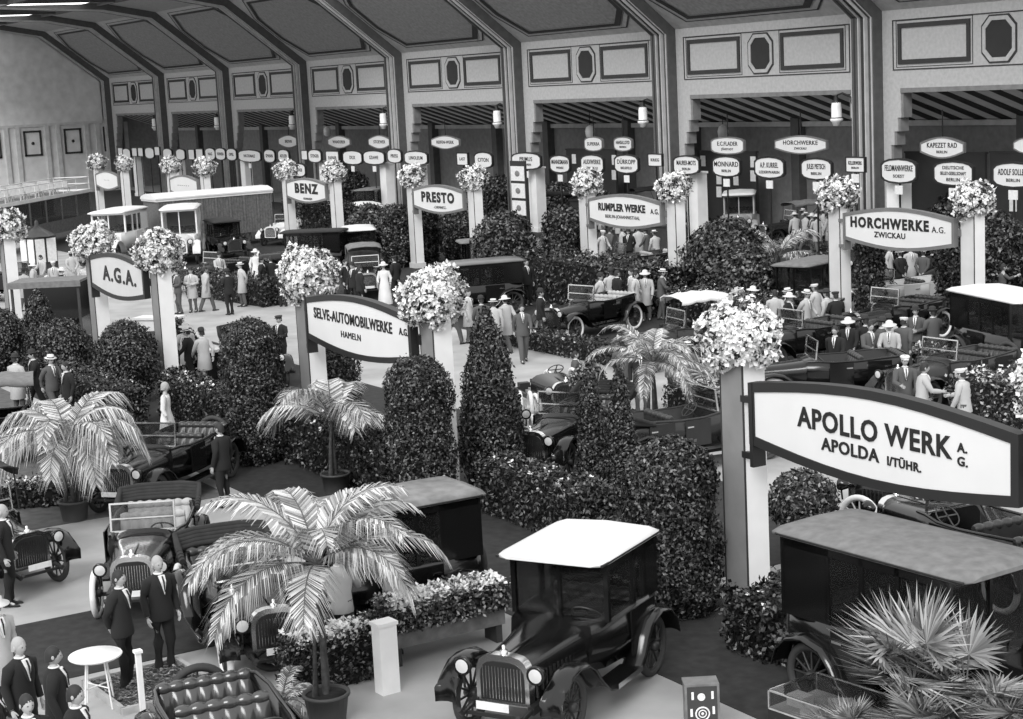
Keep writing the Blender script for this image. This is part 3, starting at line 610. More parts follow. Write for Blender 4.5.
            def panes():
                m = MB(); H2 = 1.8+toph
                for s in (-1, 1): m.box(-1.25*L, .38, s*.66-.006, s*.66+.006, 1.13, H2)
                m.box(.405, .415, -.62, .62, 1.13, H2); return m.mesh('window_panes', 'glass')
            P('window_panes', cm(('pan', L, toph), panes))
            def roof():
                m = MB(); z = 1.9+toph; rings = []
                for x_, q in ((.72, .0), (.66, .55), (.5, .85), (-.6, 1), (-1.5*L, 1), (-1.9*L, .85), (-2.02*L, .5), (-2.04*L, .0)):
                    w = .66+.09*min(1, q*1.5); w = w if q > 0 else .6
                    rings.append([(x_, w, z-.02), (x_, w, z+.03*q), (x_, w*.8, z+.03+.05*q), (x_, 0, z+.03+.085*q), (x_, -w*.8, z+.03+.05*q), (x_, -w, z+.03*q), (x_, -w, z-.02)])
                return m.loft(rings).mesh('roof', roofm)
            P('roof', cm(('roof', roofm, L, toph), roof))
            if det: P('roof_gutter', cm(('gut', L, toph), lambda: MB().tube([(.7, .74, 1.9+toph), (-1.95*L, .74, 1.9+toph)], .02, 5).tube([(.7, -.74, 1.9+toph), (-1.95*L, -.74, 1.9+toph)], .02, 5).mesh('roof_gutter', 'iron')))
            for s in (-1, 1): P('door', cm(('drl', s, col), lambda: MB().box(-.36, .36, s*.735-.01, s*.735+.01, .5, 1.1, 0).box(-.32, -.16, s*.76-.01, s*.76+.01, .95, .98, 1).mesh('door', [col, 'chrome'])), (-.85*L, 0, 0))
            P('front_seat', seat(1.1, .5, .5, seatm), (-.1, 0, .6)); P('rear_seat', seat(1.15, .5, .5, seatm, 7), (-1.4*L, 0, .6))
    if kind == 'tourer' and screen:
        ws = P('windscreen', cm('ws', lambda: MB().box(-.02, .02, -.56, -.53, 0, .5).box(-.02, .02, .53, .56, 0, .5).box(-.02, .02, -.56, .56, .48, .51).box(-.02, .02, -.56, .56, .22, .245).box(-.02, .02, -.56, .56, 0, .03).mesh('windscreen', 'chrome')), (.5, 0, 1.15)); ws.rotation_euler.y = -.12
        link('pane', cm('wsp', lambda: MB().box(-.004, .004, -.53, .53, .03, .48).mesh('pane', 'glass')), ws)
    if kind == 'tourer':
        if top == 'up':
            def tp():
                rings = []
                for i in range(13):
                    a = i/12; x_ = .6-2.45*a*L; z = 1.93+.07*math.sin(PI*min(1, a*1.1))+(.02 if i % 3 == 0 else -.01)
                    if a > .92: z -= .35*(a-.92)/.08
                    o = [(x_, .68, z-.12), (x_, .7, z-.02), (x_, .5, z+.05), (x_, 0, z+.08), (x_, -.5, z+.05), (x_, -.7, z-.02), (x_, -.68, z-.12)]
                    rings.append(o+[(p[0], p[1]*.97, p[2]-.02) for p in o[::-1]])
                m = MB().loft(rings)
                for s in (-1, 1):
                    for xx in (.45, -.6, -1.7*L): m.tube([(-.9*L if xx != .45 else .5, s*.68, 1.15), (xx, s*.67, 1.9)], .015, 5, 1)
                m.add([(-1.85*L, -.68, 1.1), (-1.85*L, .68, 1.1), (-1.9*L, .68, 1.65), (-1.9*L, -.68, 1.65), (-1.88*L, -.68, 1.1), (-1.88*L, .68, 1.1), (-1.93*L, .68, 1.65), (-1.93*L, -.68, 1.65)], [(0, 1, 2, 3), (4, 7, 6, 5), (0, 4, 5, 1), (2, 6, 7, 3), (0, 3, 7, 4), (1, 5, 6, 2)])
                return m.mesh('hood', [roofm, 'iron'])
            P('hood', cm(('top', roofm, L), tp))
        elif top == 'down':
            def td():
                m = MB()
                for k in range(5): m.tube([(-1.25*L-.08*k, -.74, 1.12+.03*k), (-1.85*L-.04*k, -.72, 1.2+.05*k), (-1.98*L-.04*k, -.4, 1.22+.05*k), (-2.0*L-.04*k, 0, 1.22+.05*k), (-1.98*L-.04*k, .4, 1.22+.05*k), (-1.85*L-.04*k, .72, 1.2+.05*k), (-1.25*L-.08*k, .74, 1.12+.03*k)], .055, 7)
                return m.mesh('folded_hood', 'fabric')
            P('folded_hood', cm(('tdn', L), td))
    T = Matrix.Translation((.28, .3, 1.12))@Matrix.Rotation(-.75, 4, 'Y')
    o = P('steering_wheel', cm('stw', lambda: MB().torus((0, 0, 0), .2, .014, 'z', 20, 5).box(-.19, .19, -.012, .012, -.01, .005).box(-.012, .012, -.19, .19, -.01, .005).tube([(0, 0, 0), (0, 0, -.5)], .018, 6).mesh('steering_wheel', 'woodd')))
    o.matrix_local = T
    if det:
        sw = P('spare_wheel', wh, (-2.0*L-.12, 0, .85) if kind != 'chassis' else (.2, .78, .7)); link('tyre', ty, sw)
        if kind != 'chassis': sw.rotation_euler.z = PI/2
        if kind != 'chassis': P('number_plate', cm('np', lambda: MB().box(2.26, 2.27, -.22, .22, .5, .6).mesh('number_plate', 'card')))
    return t
# ------------------------------------------------------------------ people
def skinmesh(nodes, edges, name, mat, sub=1):
    me = bpy.data.meshes.new(name); me.from_pydata([n[0] for n in nodes], edges, []); o = bpy.data.objects.new(name, me); C.objects.link(o)
    md = o.modifiers.new('s', 'SKIN'); md.use_smooth_shade = True
    for i, n in enumerate(nodes):
        r = n[1]; o.data.skin_vertices[0].data[i].radius = (r, r) if not isinstance(r, tuple) else r
        o.data.skin_vertices[0].data[i].use_root = (i == 0)
    sb = o.modifiers.new('u', 'SUBSURF'); sb.levels = sub; sb.render_levels = sub
    bpy.context.view_layer.update(); dg = bpy.context.evaluated_depsgraph_get(); m2 = bpy.data.meshes.new_from_object(o.evaluated_get(dg)); bpy.data.objects.remove(o)
    m2.name = name; v = np.zeros(len(m2.vertices)*3); m2.vertices.foreach_get('co', v); f = [tuple(p.vertices) for p in m2.polygons]; bpy.data.meshes.remove(m2)
    return v.reshape(-1, 3), f
def headmesh(m, c, tilt=0., yaw=0.):
    """sculpted head, facing +x, centre c"""
    n, k = 20, 16; V = []
    for i in range(k+1):
        ph = PI*i/k
        for j in range(n):
            th = 2*PI*j/n; x, y, z = math.sin(ph)*math.cos(th), math.sin(ph)*math.sin(th), math.cos(ph)
            X, Y_, Z = x*.098, y*.076, z*.118
            if z < -.1: X *= 1-.18*abs(z+.1)*(1 if x < 0 else .15); Y_ *= 1-.35*abs(z+.1)
            if x > .75 and abs(y) < .28: 
                X += .022*math.exp(-((z+.12)/.16)**2)*math.exp(-(y/.16)**2)   # nose
                X += .006*math.exp(-((z+.42)/.08)**2)                          # lips
                X += .010*math.exp(-((z+.72)/.14)**2)                          # chin
            if x > .6: X -= .012*math.exp(-((z-.06)/.1)**2)*(math.exp(-((abs(y)-.38)/.16)**2))   # eye sockets
            if x > .7: X += .005*math.exp(-((z-.24)/.08)**2)
            V.append((X, Y_, Z))
    T = Matrix.Translation(c)@Matrix.Rotation(yaw, 4, 'Z')@Matrix.Rotation(tilt, 4, 'Y')
    V = [tuple(T@Vector(p)) for p in V]; f = [(i*n+j, i*n+(j+1) % n, (i+1)*n+(j+1) % n, (i+1)*n+j) for i in range(k) for j in range(n)]
    m.add(V, [g[::-1] for g in f], 0, True)
    for s in (-1, 1):
        m.lathe([(.01, -.004), (.03, 0), (.022, .01), (.005, .008)], 10, 0, sx=.7, sy=1.1, T=T@Matrix.Translation((-.005, s*.074, -.005))@Matrix.Rotation(-s*PI/2, 4, 'X'))
        e = T@Vector((.086, s*.029, .007)); m.ell(tuple(e), (.008, .011, .007), 8, 6, 1)
    m.add([tuple(T@Vector(p)) for p in ((.094, -.022, -.05), (.094, .022, -.05), (.093, .02, -.056), (.093, -.02, -.056))], [(0, 1, 2, 3)], 1)
    return T
def hand(m, w, d, side, curl=.5):
    """palm, four fingers of different lengths and a thumb from the palm's side; w wrist, d direction"""
    w = Vector(w); d = Vector(d).normalized(); s = Vector((0, side, 0)); s = (s-d*s.dot(d)).normalized(); n_ = d.cross(s)  # s: across thickness, n_: across width
    if n_.x < 0: n_ = -n_
    m.tube([w, w+d*.035, w+d*.085], [.024, .036, .034], 8, 0, True, .6)
    for q, L_ in enumerate((.072, .082, .076, .058)):
        b = w+d*.08+n_*(.03-.02*q); k1 = b+d*L_*.45-s*.01*curl; k2 = k1+(d-s*curl*.8).normalized()*L_*.32; k3 = k2+(d*.5-s*curl*1.3).normalized()*L_*.25
        m.tube([b-d*.02, b, k1, k2, k3], [.008, .009, .0085, .008, .006], 6)
    b = w+d*.025+n_*.03; m.tube([b-n_*.015, b, b+(n_*.7+d*.6)*.035, b+(n_*.55+d*.9)*.06-s*.012], [.01, .011, .0095, .007], 6)
HP = {}
POSE = dict(   # right/left elbow, right/left wrist (x fwd, y outwards, z), foot x right/left, lean
    stand=((-.03, .25, 1.14), (-.03, .25, 1.14), (.06, .25, .88), (.06, .25, .88), 0, 0, 0),
    back=((-.08, .26, 1.15), (-.08, .26, 1.15), (-.14, .1, .93), (-.14, .08, .9), .03, -.03, .0),
    walk=((-.13, .24, 1.16), (.1, .24, 1.16), (-.12, .23, .92), (.27, .2, 1.0), .26, -.24, .04),
    lean=((.14, .26, 1.16), (.05, .25, 1.14), (.38, .18, 1.12), (.2, .22, .9), .08, -.08, .14),
    point=((.12, .26, 1.3), (-.03, .25, 1.14), (.38, .22, 1.38), (.06, .25, .88), .05, -.05, .02),
    fold=((.04, .27, 1.16), (.04, .27, 1.16), (.24, .04, 1.14), (.24, .04, 1.1), .02, -.02, 0))
def persona(pose='stand', cloth='suit', outer='suit', legs='suit', hat=None, hair='hair', near=False):
    key = (pose, cloth, outer, legs, hat, hair, near)
    if key in HP: return HP[key]
    er, el, wr, wl, fr_, fl_, ln = POSE[pose]; S = lambda p, s: (p[0]+ln*(p[2]-.9)*.6, p[1]*s, p[2]-abs(ln)*.1)
    B = lambda x, z, y=0: (x+ln*(z-.9)*.6, y, z-abs(ln)*.1)
    nodes = [(B(0, .95), .08), (B(0, 1.15), .08), (B(0, 1.36), .09), (B(0, 1.46), .055), (B(.01, 1.56), .055)]
    edges = [(0, 1), (1, 2), (2, 3), (3, 4)]
    for s, e, w, fx in ((-1, er, wr, fr_), (1, el, wl, fl_)):
        b = len(nodes); nodes += [(B(0, 1.40, s*.17), .05), (S(e, s), .038), (S(w, s), .024)]; edges += [(2, b), (b, b+1), (b+1, b+2)]
        b = len(nodes); nodes += [((0, s*.09, .84), .042), ((fx*.5+.02, s*.1, .47), .028), ((fx-.015, s*.1, .09), .026), ((fx+.12, s*.11, .035), .03)]; edges += [(0, b), (b, b+1), (b+1, b+2), (b+2, b+3)]
    v, f = skinmesh(nodes, edges, 'body', 'skin'); m = MB(); m.add(v, f, 0, True)
    T = headmesh(m, B(.02, 1.635), .12 if pose in ('lean', 'walk') else .05)
    for s, e, w in ((-1, er, wr), (1, el, wl)):
        W = Vector(S(w, s)); E_ = Vector(S(e, s)); hand(m, W, W-E_, s)
    parts = [('body', m.mesh('body', ['skin', 'eye']))]
    # clothes
    if cloth == 'dress':
        j = MB(); rings = []
        for z, rx, ry in ((1.45, .07, .09), (1.41, .1, .18), (1.3, .115, .185), (1.15, .1, .15), (1.05, .11, .155), (.9, .15, .2), (.6, .2, .24), (.25, .26, .28), (.16, .26, .28)):
            c = B(0, z); rings.append([(c[0]+rx*math.cos(a)*(1+.04*math.sin(7*a)*(z < .9)), ry*math.sin(a)*(1+.04*math.cos(5*a)*(z < .9)), z if z < 1 else c[2]) for a in [2*PI*q/20 for q in range(20)]])
        j.loft(rings)
        for s, e, w in ((-1, er, wr), (1, el, wl)): j.tube([B(0, 1.41, s*.15), S(e, s), Vector(S(e, s)).lerp(Vector(S(w, s)), .6)], [.07, .06, .05], 10)
        parts.append(('dress', j.mesh('dress', outer)))
    else:
        hem = .55 if cloth == 'coat' else .80
        j = MB(); rings = []
        for z, rx, ry in ((1.49, .06, .075), (1.45, .1, .15), (1.40, .125, .20), (1.28, .145, .205), (1.1, .13, .175), (.98, .14, .185), (hem+.02, .155 if hem > .7 else .19, .2 if hem > .7 else .23), (hem, .15 if hem > .7 else .18, .195)):
            c = B(0, z); rings.append([(c[0]+rx*math.cos(a), ry*math.sin(a), c[2] if z > .85 else z) for a in [2*PI*q/18 for q in range(18)]])
        j.loft(rings)
        for s, e, w in ((-1, er, wr), (1, el, wl)):
            E_ = Vector(S(e, s)); W = Vector(S(w, s)); j.tube([B(0, 1.40, s*.12), B(0, 1.38, s*.19), Vector(B(0, 1.38, s*.19)).lerp(E_, .6), E_, E_.lerp(W, .5), E_.lerp(W, .93)], [.075, .082, .068, .06, .054, .044], 12)
        for s in (-1, 1): j.tube([B(.06, 1.48, s*.055), B(.13, 1.36, s*.06), B(.155, 1.2, s*.012)], [.02, .024, .01], 6)
        parts.append(('jacket' if cloth == 'suit' else 'coat', j.mesh('jacket', outer)))
        sh = MB().add([B(.11, 1.475, -.05), B(.11, 1.475, .05), B(.155, 1.39, -.042), B(.155, 1.39, .042), B(.168, 1.2, 0), B(.04, 1.475, -.05), B(.04, 1.475, .05), B(.1, 1.39, -.042), B(.1, 1.39, .042), B(.12, 1.2, 0)], [(0, 2, 3, 1), (2, 4, 3), (5, 6, 8, 7), (7, 8, 9), (0, 5, 7, 2), (1, 3, 8, 6), (2, 7, 9, 4), (3, 4, 9, 8), (0, 1, 6, 5)]).torus(B(.01, 1.495), .058, .014, 'z', 14, 5)
        sh.tube([B(.125, 1.47), B(.162, 1.39), B(.174, 1.24)], [.011, .014, .008], 6, 1)
        parts.append(('shirt_front', sh.mesh('shirt_front', ['shirt', 'suit'])))
        tr = MB()
        for s, fx in ((-1, fr_), (1, fl_)): tr.tube([(0, s*.075, .98), (0, s*.09, .82), (fx*.5+.035, s*.1, .48), (fx-.01, s*.1, .12), (fx-.01, s*.1, .05)], [.11, .105, .08, .068, .072], 12)
        parts.append(('trousers', tr.mesh('trousers', legs)))
    for s, fx in ((-1, fr_), (1, fl_)):
        parts.append(('shoe', MB().loft([[(fx+x_+.0, s*.1+w*math.cos(a), max(.0, h*.5+h*.5*math.sin(a))) for a in [2*PI*q/10 for q in range(10)]] for x_, w, h in ((-.09, .02, .05), (-.07, .038, .09), (0, .042, .1), (.08, .045, .06), (.16, .04, .045), (.195, .015, .03))]).mesh('shoe', 'shoe')))
    hm = MB(); rings = []
    for q in range(7):
        ph = PI*.5*q/6*1.12; rings.append([tuple(T@Vector((.104*math.sin(ph)*math.cos(a)-.008 if math.cos(a) < .2 else (.1*math.sin(ph)*math.cos(a)*(.92 if q > 4 else 1)-.004), .082*math.sin(ph)*math.sin(a), .124*math.cos(ph)+.004+( .03*math.cos(a) if q > 4 else 0)-(.03 if q == 6 and math.cos(a) < 0 else 0)))) for a in [2*PI*w/16 for w in range(16)]])
    hm.loft(rings); parts.append(('hair', hm.mesh('hair', hair)))
    if hat:
        h = MB(); Z = .055
        if hat == 'straw': h.lathe([(.155, Z), (.157, Z+.008), (.09, Z+.012), (.088, Z+.09), (.01, Z+.092)], 20, 0, sx=1.08, T=T).lathe([(.0915, Z+.012), (.0915, Z+.04)], 20, 1, sx=1.08, T=T, sm=False); mm = ['hatl', 'suit']
        elif hat == 'bowler': h.lathe([(.13, Z+.01), (.132, Z), (.092, Z+.01), (.094, Z+.05), (.08, Z+.09), (.05, Z+.112), (.01, Z+.118)], 20, 0, sx=1.12, T=T); mm = ['hatd']
        elif hat == 'cap': h.lathe([(.09, Z-.02), (.095, Z+.01), (.115, Z+.04), (.1, Z+.06), (.01, Z+.07)], 18, 0, sx=1.1, T=T).box(.07, .15, -.055, .055, Z-.005, Z+.005, 0, T=T); mm = ['hatl' if outer in ('coatl', 'suitg') else 'hatd']
        elif hat == 'sun': h.lathe([(.19, Z-.03), (.19, Z-.02), (.095, Z+.01), (.09, Z+.07), (.05, Z+.1), (.01, Z+.105)], 20, 0, sx=1.05, T=T); mm = ['hatl']
        parts.append(('hat', h.mesh('hat', mm)))
    HP[key] = parts; return parts
def person(label, x, y, rz, pose='stand', cloth='suit', outer='suit', legs='suit', hat=None, hair='hair', sc=1., z=0, group=None):
    t = thing('person', label, 'person', (x, y, z), rz, group, sc)
    for nm, me in persona(pose, cloth, outer, legs, hat, hair): link(nm, me, t)
    return t
# ------------------------------------------------------------------ floor coverings
def carpet(n, x0, x1, y0, y1, mat='carpet', lab='', z=.012):
    o = MB().box(x0, x1, y0, y1, .0, z).obj('carpet', mat); tag(o, lab, 'carpet'); return o
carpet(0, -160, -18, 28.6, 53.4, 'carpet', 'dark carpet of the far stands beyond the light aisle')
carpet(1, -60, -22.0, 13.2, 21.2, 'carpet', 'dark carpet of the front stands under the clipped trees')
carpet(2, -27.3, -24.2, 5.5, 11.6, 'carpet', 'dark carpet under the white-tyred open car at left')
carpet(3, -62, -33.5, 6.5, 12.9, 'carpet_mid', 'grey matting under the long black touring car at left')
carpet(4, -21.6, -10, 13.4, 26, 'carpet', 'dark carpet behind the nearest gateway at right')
# ------------------------------------------------------------------ vegetation
def atop(px, py, h): p = at(px, py, h); return float(p[0]), float(p[1])
def G(px, py): p = at(px, py); return float(p[0]), float(p[1])
K = 9000
def plant(label, name, me, xy, **k): return topiary(label, name, me, xy[0], xy[1], **k)
plant('round clipped bush between the posts of the grey three-initial sign', 'clipped_bush', foliage('bA', ballprof(.85, 2.3), K, .085, .05), G(134, 402))
plant('tall dark clipped column left of the middle front-row gateway', 'topiary_tree', foliage('cA', colprof(.64, 3.3), 20000, .07, .04), G(268, 462))
plant('clipped bush under the lens-shaped sign of the middle front-row gateway', 'clipped_bush', foliage('cB', colprof(.6, 2.3), 7000, .08, .045), G(338, 440))
plant('clipped column standing before the right post of the middle front-row gateway', 'topiary_tree', foliage('cC', colprof(.62, 3.15), 17000, .07, .04, seed=4), tuple(float(q) for q in atY(424, 495, 15.2)[:2]))
plant('tall cone-shaped tree just right of the clipped column and the middle front-row gateway', 'topiary_cone', foliage('cD', coneprof(.62, 3.8), 15000, .08, .045, seed=5), G(476, 492))
plant('large dark clipped column left of the nearest gateway post', 'topiary_tree', foliage('cE', colprof(.68, 2.75), 20000, .07, .042, seed=6), G(690, 600))
plant('slender clipped column behind the big white-roofed limousine, left of a similar cone', 'topiary_tree', foliage('cF', coneprof(.27, 2.75), 6500, .07, .04, seed=7), G(594, 498))
plant('slender clipped cone behind the big white-roofed limousine, just left of the large column', 'topiary_cone', foliage('cG', coneprof(.27, 2.8), 6500, .07, .04, seed=8), G(624, 508))
plant('round light bush in a pale pot under the nearest sign', 'potted_bush', foliage('bB', ballprof(.55, 1.5, .5), 6000, .08, .05, 'leafl', seed=9), G(803, 558), pot=(.2, .52))
t = thing('potted_tree', 'ball-headed standard tree on a thin stem beside the light aisle', 'shrub', (*G(592, 440), 0))
link('foliage', foliage('bS', ballprof(.38, 1.75, 1.05), 3500, .08, .05, 'leafl', seed=10), t); MB().tube([(0, 0, .3), (.01, 0, 1.3)], .025, 6).obj('stem', 'bark', t); link('tub', tubmesh()[0], t); link('soil', tubmesh()[1], t)
plant('small dark cone tree by the covered stall at far left', 'topiary_cone', foliage('cH', coneprof(.55, 2.6), 6000, .09, .055, seed=11), G(40, 372))
plant('dark bush right of the small cone tree at far left', 'clipped_bush', foliage('bC', ballprof(.75, 2.0), 6000, .09, .055, seed=12), G(68, 385))
plant('dark bush at the left edge behind the drooping palm', 'clipped_bush', foliage('bC', None, 0, 0, 0), G(10, 372))
plant('bush just right of the right post of the grey three-initial sign', 'clipped_bush', foliage('bD', ballprof(.6, 1.8), 5000, .09, .055, seed=13), G(188, 378))
def hedge(label, key, xy, rz, lx, ly, h, n, blooms=0, L=.09, mat='leafd', cat='hedge', name='hedge', bl=.06, z=0):
    a, b = hedgemesh(key, lx, ly, h, n, L, L*.6, mat, seed=abs(hash(key)) % 97 if False else sum(map(ord, key)) % 97, blooms=blooms, bl=bl)
    t = thing(name, label, cat, (xy[0], xy[1], z), rz); link('foliage', a, t)
    if b: link('blossoms', b, t)
    return t
hedge('laurel hedge with a few white flowers left of the tall dark clipped column', 'hA', G(205, 425), 0, 4.2, .8, 1.1, 9000, 60)
hedge('low laurel hedge behind the drooping palm at left', 'hB', G(95, 420), 0, 6.0, .8, 1.2, 9000, 20)
hedge('low flowering bed beneath the drooping palm at left', 'hC', G(32, 505), PI/2-.5, 3.4, .7, .5, 3500, 110)
hedge('dark shrubs around the foot of the middle front-row gateway', 'hD', G(360, 478), 0, 5.0, .9, 1.1, 9000, 30)
hedge('leafy hedge between the two tall trees and the white-roofed limousine', 'hE', G(545, 525), 0, 3.6, .8, 1.0, 9000, 40, mat='leaf')
hedge('low shrubs at the foot of the large dark clipped column', 'hF', G(662, 585), .1, 1.8, .9, .9, 5000, 0, mat='leaf')
hedge('dark shrubs below the end of the long grey roof at right', 'hG', G(800, 655), .1, 1.9, 1.1, .85, 6000, 30)
hedge('rough bed of pale blossoms beside the nearest flower-topped post', 'hH', G(735, 435), 0, 4.5, 1.2, 1.0, 5000, 260, mat='leafl', bl=.07)
hedge('low shrubs in front of the lens-shaped sign second from the right in the middle row', 'hI', (-52.6, 35.4), 0, 8.4, 1.8, 1.7, 9000, 30, L=.14, mat='leaf')
hedge('square-clipped hedge under the fourth sign from the right in the middle row', 'hJ', (-81.6, 38.2), 0, 5.2, 1.2, 2.4, 6000, 0, L=.15)
hedge('low hedge in the aisle right of the front-row grey sign', 'hK', G(235, 300), .1, 6.5, .9, 1.0, 5000, 10, L=.12)
hedge('low hedge along the far edge of the light aisle, below the carts', 'hL', G(560, 350), 0, 8.0, .7, .55, 6000, 20, L=.1, mat='leaf')
hedge('shrub bank left of the rightmost middle-row gateway', 'hM', G(745, 330), 0, 5.5, 1.4, 1.2, 6000, 90, L=.12)
hedge('pale flower bed in front of the rightmost white sign of the middle row', 'hN', G(905, 375), 0, 4.5, .8, .8, 4500, 160, L=.1, mat='leafl')
hedge('flowering shrub at the right edge beside the open tourer', 'hO', G(1008, 430), .3, 2.2, 1.2, 1.2, 5000, 120, L=.1, mat='leafl')
plant('large round bush right of the second sign from the right in the middle row', 'round_bush', foliage('bE', ballprof(1.45, 3.1), 8000, .15, .09, seed=14), G(705, 312))
plant('smaller round bush leaning on the large one, under the far light-grey car', 'round_bush', foliage('bF', ballprof(1.1, 2.4), 6000, .15, .09, seed=15), G(735, 318))
plant('dark round bush left of the second sign from the right in the middle row', 'round_bush', foliage('bG', ballprof(1.2, 3.3), 7000, .14, .09, seed=16), G(530, 295))
plant('tall dark bush between the dark round bush and the post of the second white sign', 'topiary_tree', foliage('cI', colprof(.75, 3.3), 6000, .14, .09, seed=17), G(563, 292))
plant('tall clipped column left of the third white sign from the right in the middle row', 'topiary_tree', foliage('cJ', colprof(.75, 2.9), 6000, .13, .08, seed=18), G(403, 268))
plant('round clipped bush inside the third middle-row gateway', 'round_bush', foliage('bH', ballprof(1.0, 2.4), 5000, .14, .09, seed=19), G(461, 262))
plant('dark tree behind the left post of the third middle-row gateway', 'topiary_tree', foliage('cJ', None, 0, 0, 0), G(424, 262))
plant('narrow ivy-clad tree against the left post of the rightmost middle-row sign', 'topiary_tree', foliage('cK', colprof(.42, 3.3), 4500, .12, .07, seed=20), G(853, 325))
plant('narrow ivy-clad tree against the right post of the rightmost middle-row sign', 'topiary_tree', foliage('cK', None, 0, 0, 0), G(947, 330))
plant('round bush just left of the rightmost middle-row gateway', 'round_bush', foliage('bI', ballprof(.8, 1.8), 4000, .13, .08, seed=21), G(818, 305))
plant('dark bush at the right edge of the photo beyond the rightmost middle-row gateway', 'round_bush', foliage('bE', None, 0, 0, 0), G(1008, 300))
plant('dark bush right of the fourth sign in the middle row', 'round_bush', foliage('bH', None, 0, 0, 0), G(372, 262), sc=1.15)
plant('slim dark tree left of the fourth sign in the middle row', 'topiary_tree', foliage('cJ', None, 0, 0, 0), G(279, 240), sc=.95)
for i, (px, py, s) in enumerate(((985, 245, 1.1), (690, 228, .9), (560, 222, 1.0), (500, 218, 1.), (350, 205, 1.1), (600, 228, .8), (880, 240, .9))):
    plant('leafy round bush under the far row of signs, %s from the right' % ['first', 'third', 'fifth', 'sixth', 'last', 'fourth', 'second'][i], 'round_bush', foliage('bJ%d' % (i % 2), ballprof(1.3, 2.2+.3*(i % 2)), 3500, .2, .12, seed=22+i % 2), G(px, py), sc=s)
def palm(label, args, xy, name='feather_palm', z=0, tub=True, rz=0, sc=1., fan=False, tubz=.42):
    a, b = (fanpalm if fan else pinnate)(*args[0], **args[1]); t = thing(name, label, 'palm', (*xy, z), rz, None, sc)
    link('fronds', a, t, (0, 0, tubz if tub else 0)); 
    if b: link('trunk', b, t, (0, 0, (tubz-.03) if tub else 0))
    if tub: q = tubmesh(.3, .42); link('tub', q[0], t); link('soil', q[1], t)
palm('large bright feather palm in a round tub, front centre', (('pA', 19, 1.95, 60, .62, .026, 31), dict(trunk=1.75, lift=1.05, droop=.95, hang=.6)), G(328, 722), rz=.5)
palm('bright drooping feather palm at the left edge above the flower bed', (('pB', 18, 1.9, 56, .72, .028, 32), dict(trunk=1.25, lift=.85, droop=1.1, hang=.9)), G(75, 520))
palm('feather palm in front of the left post of the middle front-row gateway', (('pC', 13, 2.0, 52, .68, .028, 33), dict(trunk=1.1, lift=1.0, droop=1.1, hang=.6)), G(338, 492), rz=1.)
palm('spreading palm beside the light aisle, left of the nearest flower arrangement', (('pD', 16, 1.7, 40, .42, .028, 34), dict(trunk=1.5, lift=1., droop=1.1)), G(655, 448))
palm('spiky fan palm just left of the nearest flower arrangement', (('pE', 12, .75, 35), dict(pet=.4, trunk=.8, blades=20, mat='palm')), G(712, 445), fan=True, name='fan_palm')
palm('grey palm with arching fronds left of the rightmost middle-row gateway', (('pF', 13, 1.9, 30, .5, .035, 36), dict(trunk=.9, droop=1.2, mat='palm')), G(780, 300), sc=1.2)
palm('small palm in front of the dark round bush left of the second middle-row sign', (('pF', None, 0, 0, 0, 0, 0), {}), G(545, 285), rz=2)
for i, (px, py, zz, rz, s, lab) in enumerate(((930, 648, 1.3, 0, 1.0, 'tall fan palm at the lower right, tallest of the cluster'), (990, 645, 1.3, 1., 1.0, 'dark fan palm at the right edge, beside the tallest one'), (882, 655, 1.2, 2., .95, 'fan palm at lower right, left of the tallest and above the display case'), (925, 705, 1.0, 3., 1.05, 'pale fan palm at the bottom edge, lower right'), (1000, 715, .9, 4., 1., 'fan palm in the lower right corner'), (845, 715, .8, 5., .85, 'low fan palm behind the end of the glass display case'))):
    x, y = atop(px, py, zz); q = zz/1.35
    palm(lab, (('fA%d' % (i % 2), 17, .8, 37+i % 2), dict(pet=.42, trunk=.85 if i % 2 == 0 else .7, blades=26)), (x, y), fan=True, name='fan_palm', rz=rz, sc=s*min(1.15, q))
palm('small feather palm seedling in the tub bed by the large front palm', (('pG', 9, .7, 26, .24, .018, 39), dict(trunk=.12, droop=1.1)), G(283, 712), tub=False)
hedge('white flowering shrub beside the tub of the large front palm', 'hP', G(330, 680), PI/2, 1.4, .5, .75, 4500, 260, L=.07, bl=.065)
# ------------------------------------------------------------------ front furniture
a = at(430, 655); t = thing('flower_trough', 'long wooden trough of white flowers beside the limousine bonnet', 'planter', (float(a[0]), float(a[1])+.25, 0), PI/2)
MB().box(-.95, .95, -.2, .2, .28, .58).box(-1.0, 1.0, -.23, .23, .55, .6).obj('trough', 'wood', t)
for x in (-.85, .85): MB().box(x-.05, x+.05, -.18, .18, 0, .3).obj('leg', 'woodd', t)
a_, b_ = hedgemesh('hT', 1.95, .55, .42, 5000, .07, .045, 'leafl', 44, 650, .065); link('foliage', a_, t, (0, 0, .52)); link('blossoms', b_, t, (0, 0, .52))
a = at(388, 692); t = thing('pedestal', 'plain white square pillar at the end of the flower trough', 'pedestal', (float(a[0]), float(a[1]), 0), .05)
MB().box(-.11, .11, -.14, .14, 0, .98).obj('shaft', 'white', t); MB().box(-.13, .13, -.16, .16, .98, 1.03).obj('cap', 'white', t)
a = at(100, 706); t = thing('round_table', 'small round white-topped table on slender crossed legs, lower left', 'table', (float(a[0]), float(a[1]), 0))
MB().lathe([(.01, .71), (.34, .71), (.36, .735), (.34, .76), (.01, .76)], 28).torus((0, 0, .74), .355, .018, 'z', 28, 6).obj('tabletop', 'white', t)
for k in range(4):
    q = PI/2*k+.4; MB().tube([(.26*math.cos(q), .26*math.sin(q), 0), (.17*math.cos(q), .17*math.sin(q), .72)], .014, 6).obj('leg', 'white', t)
MB().tube([(.22, .09, .3), (-.22, -.09, .3)], .01, 5).tube([(-.09, .22, .3), (.09, -.22, .3)], .01, 5).obj('stretcher', 'white', t)
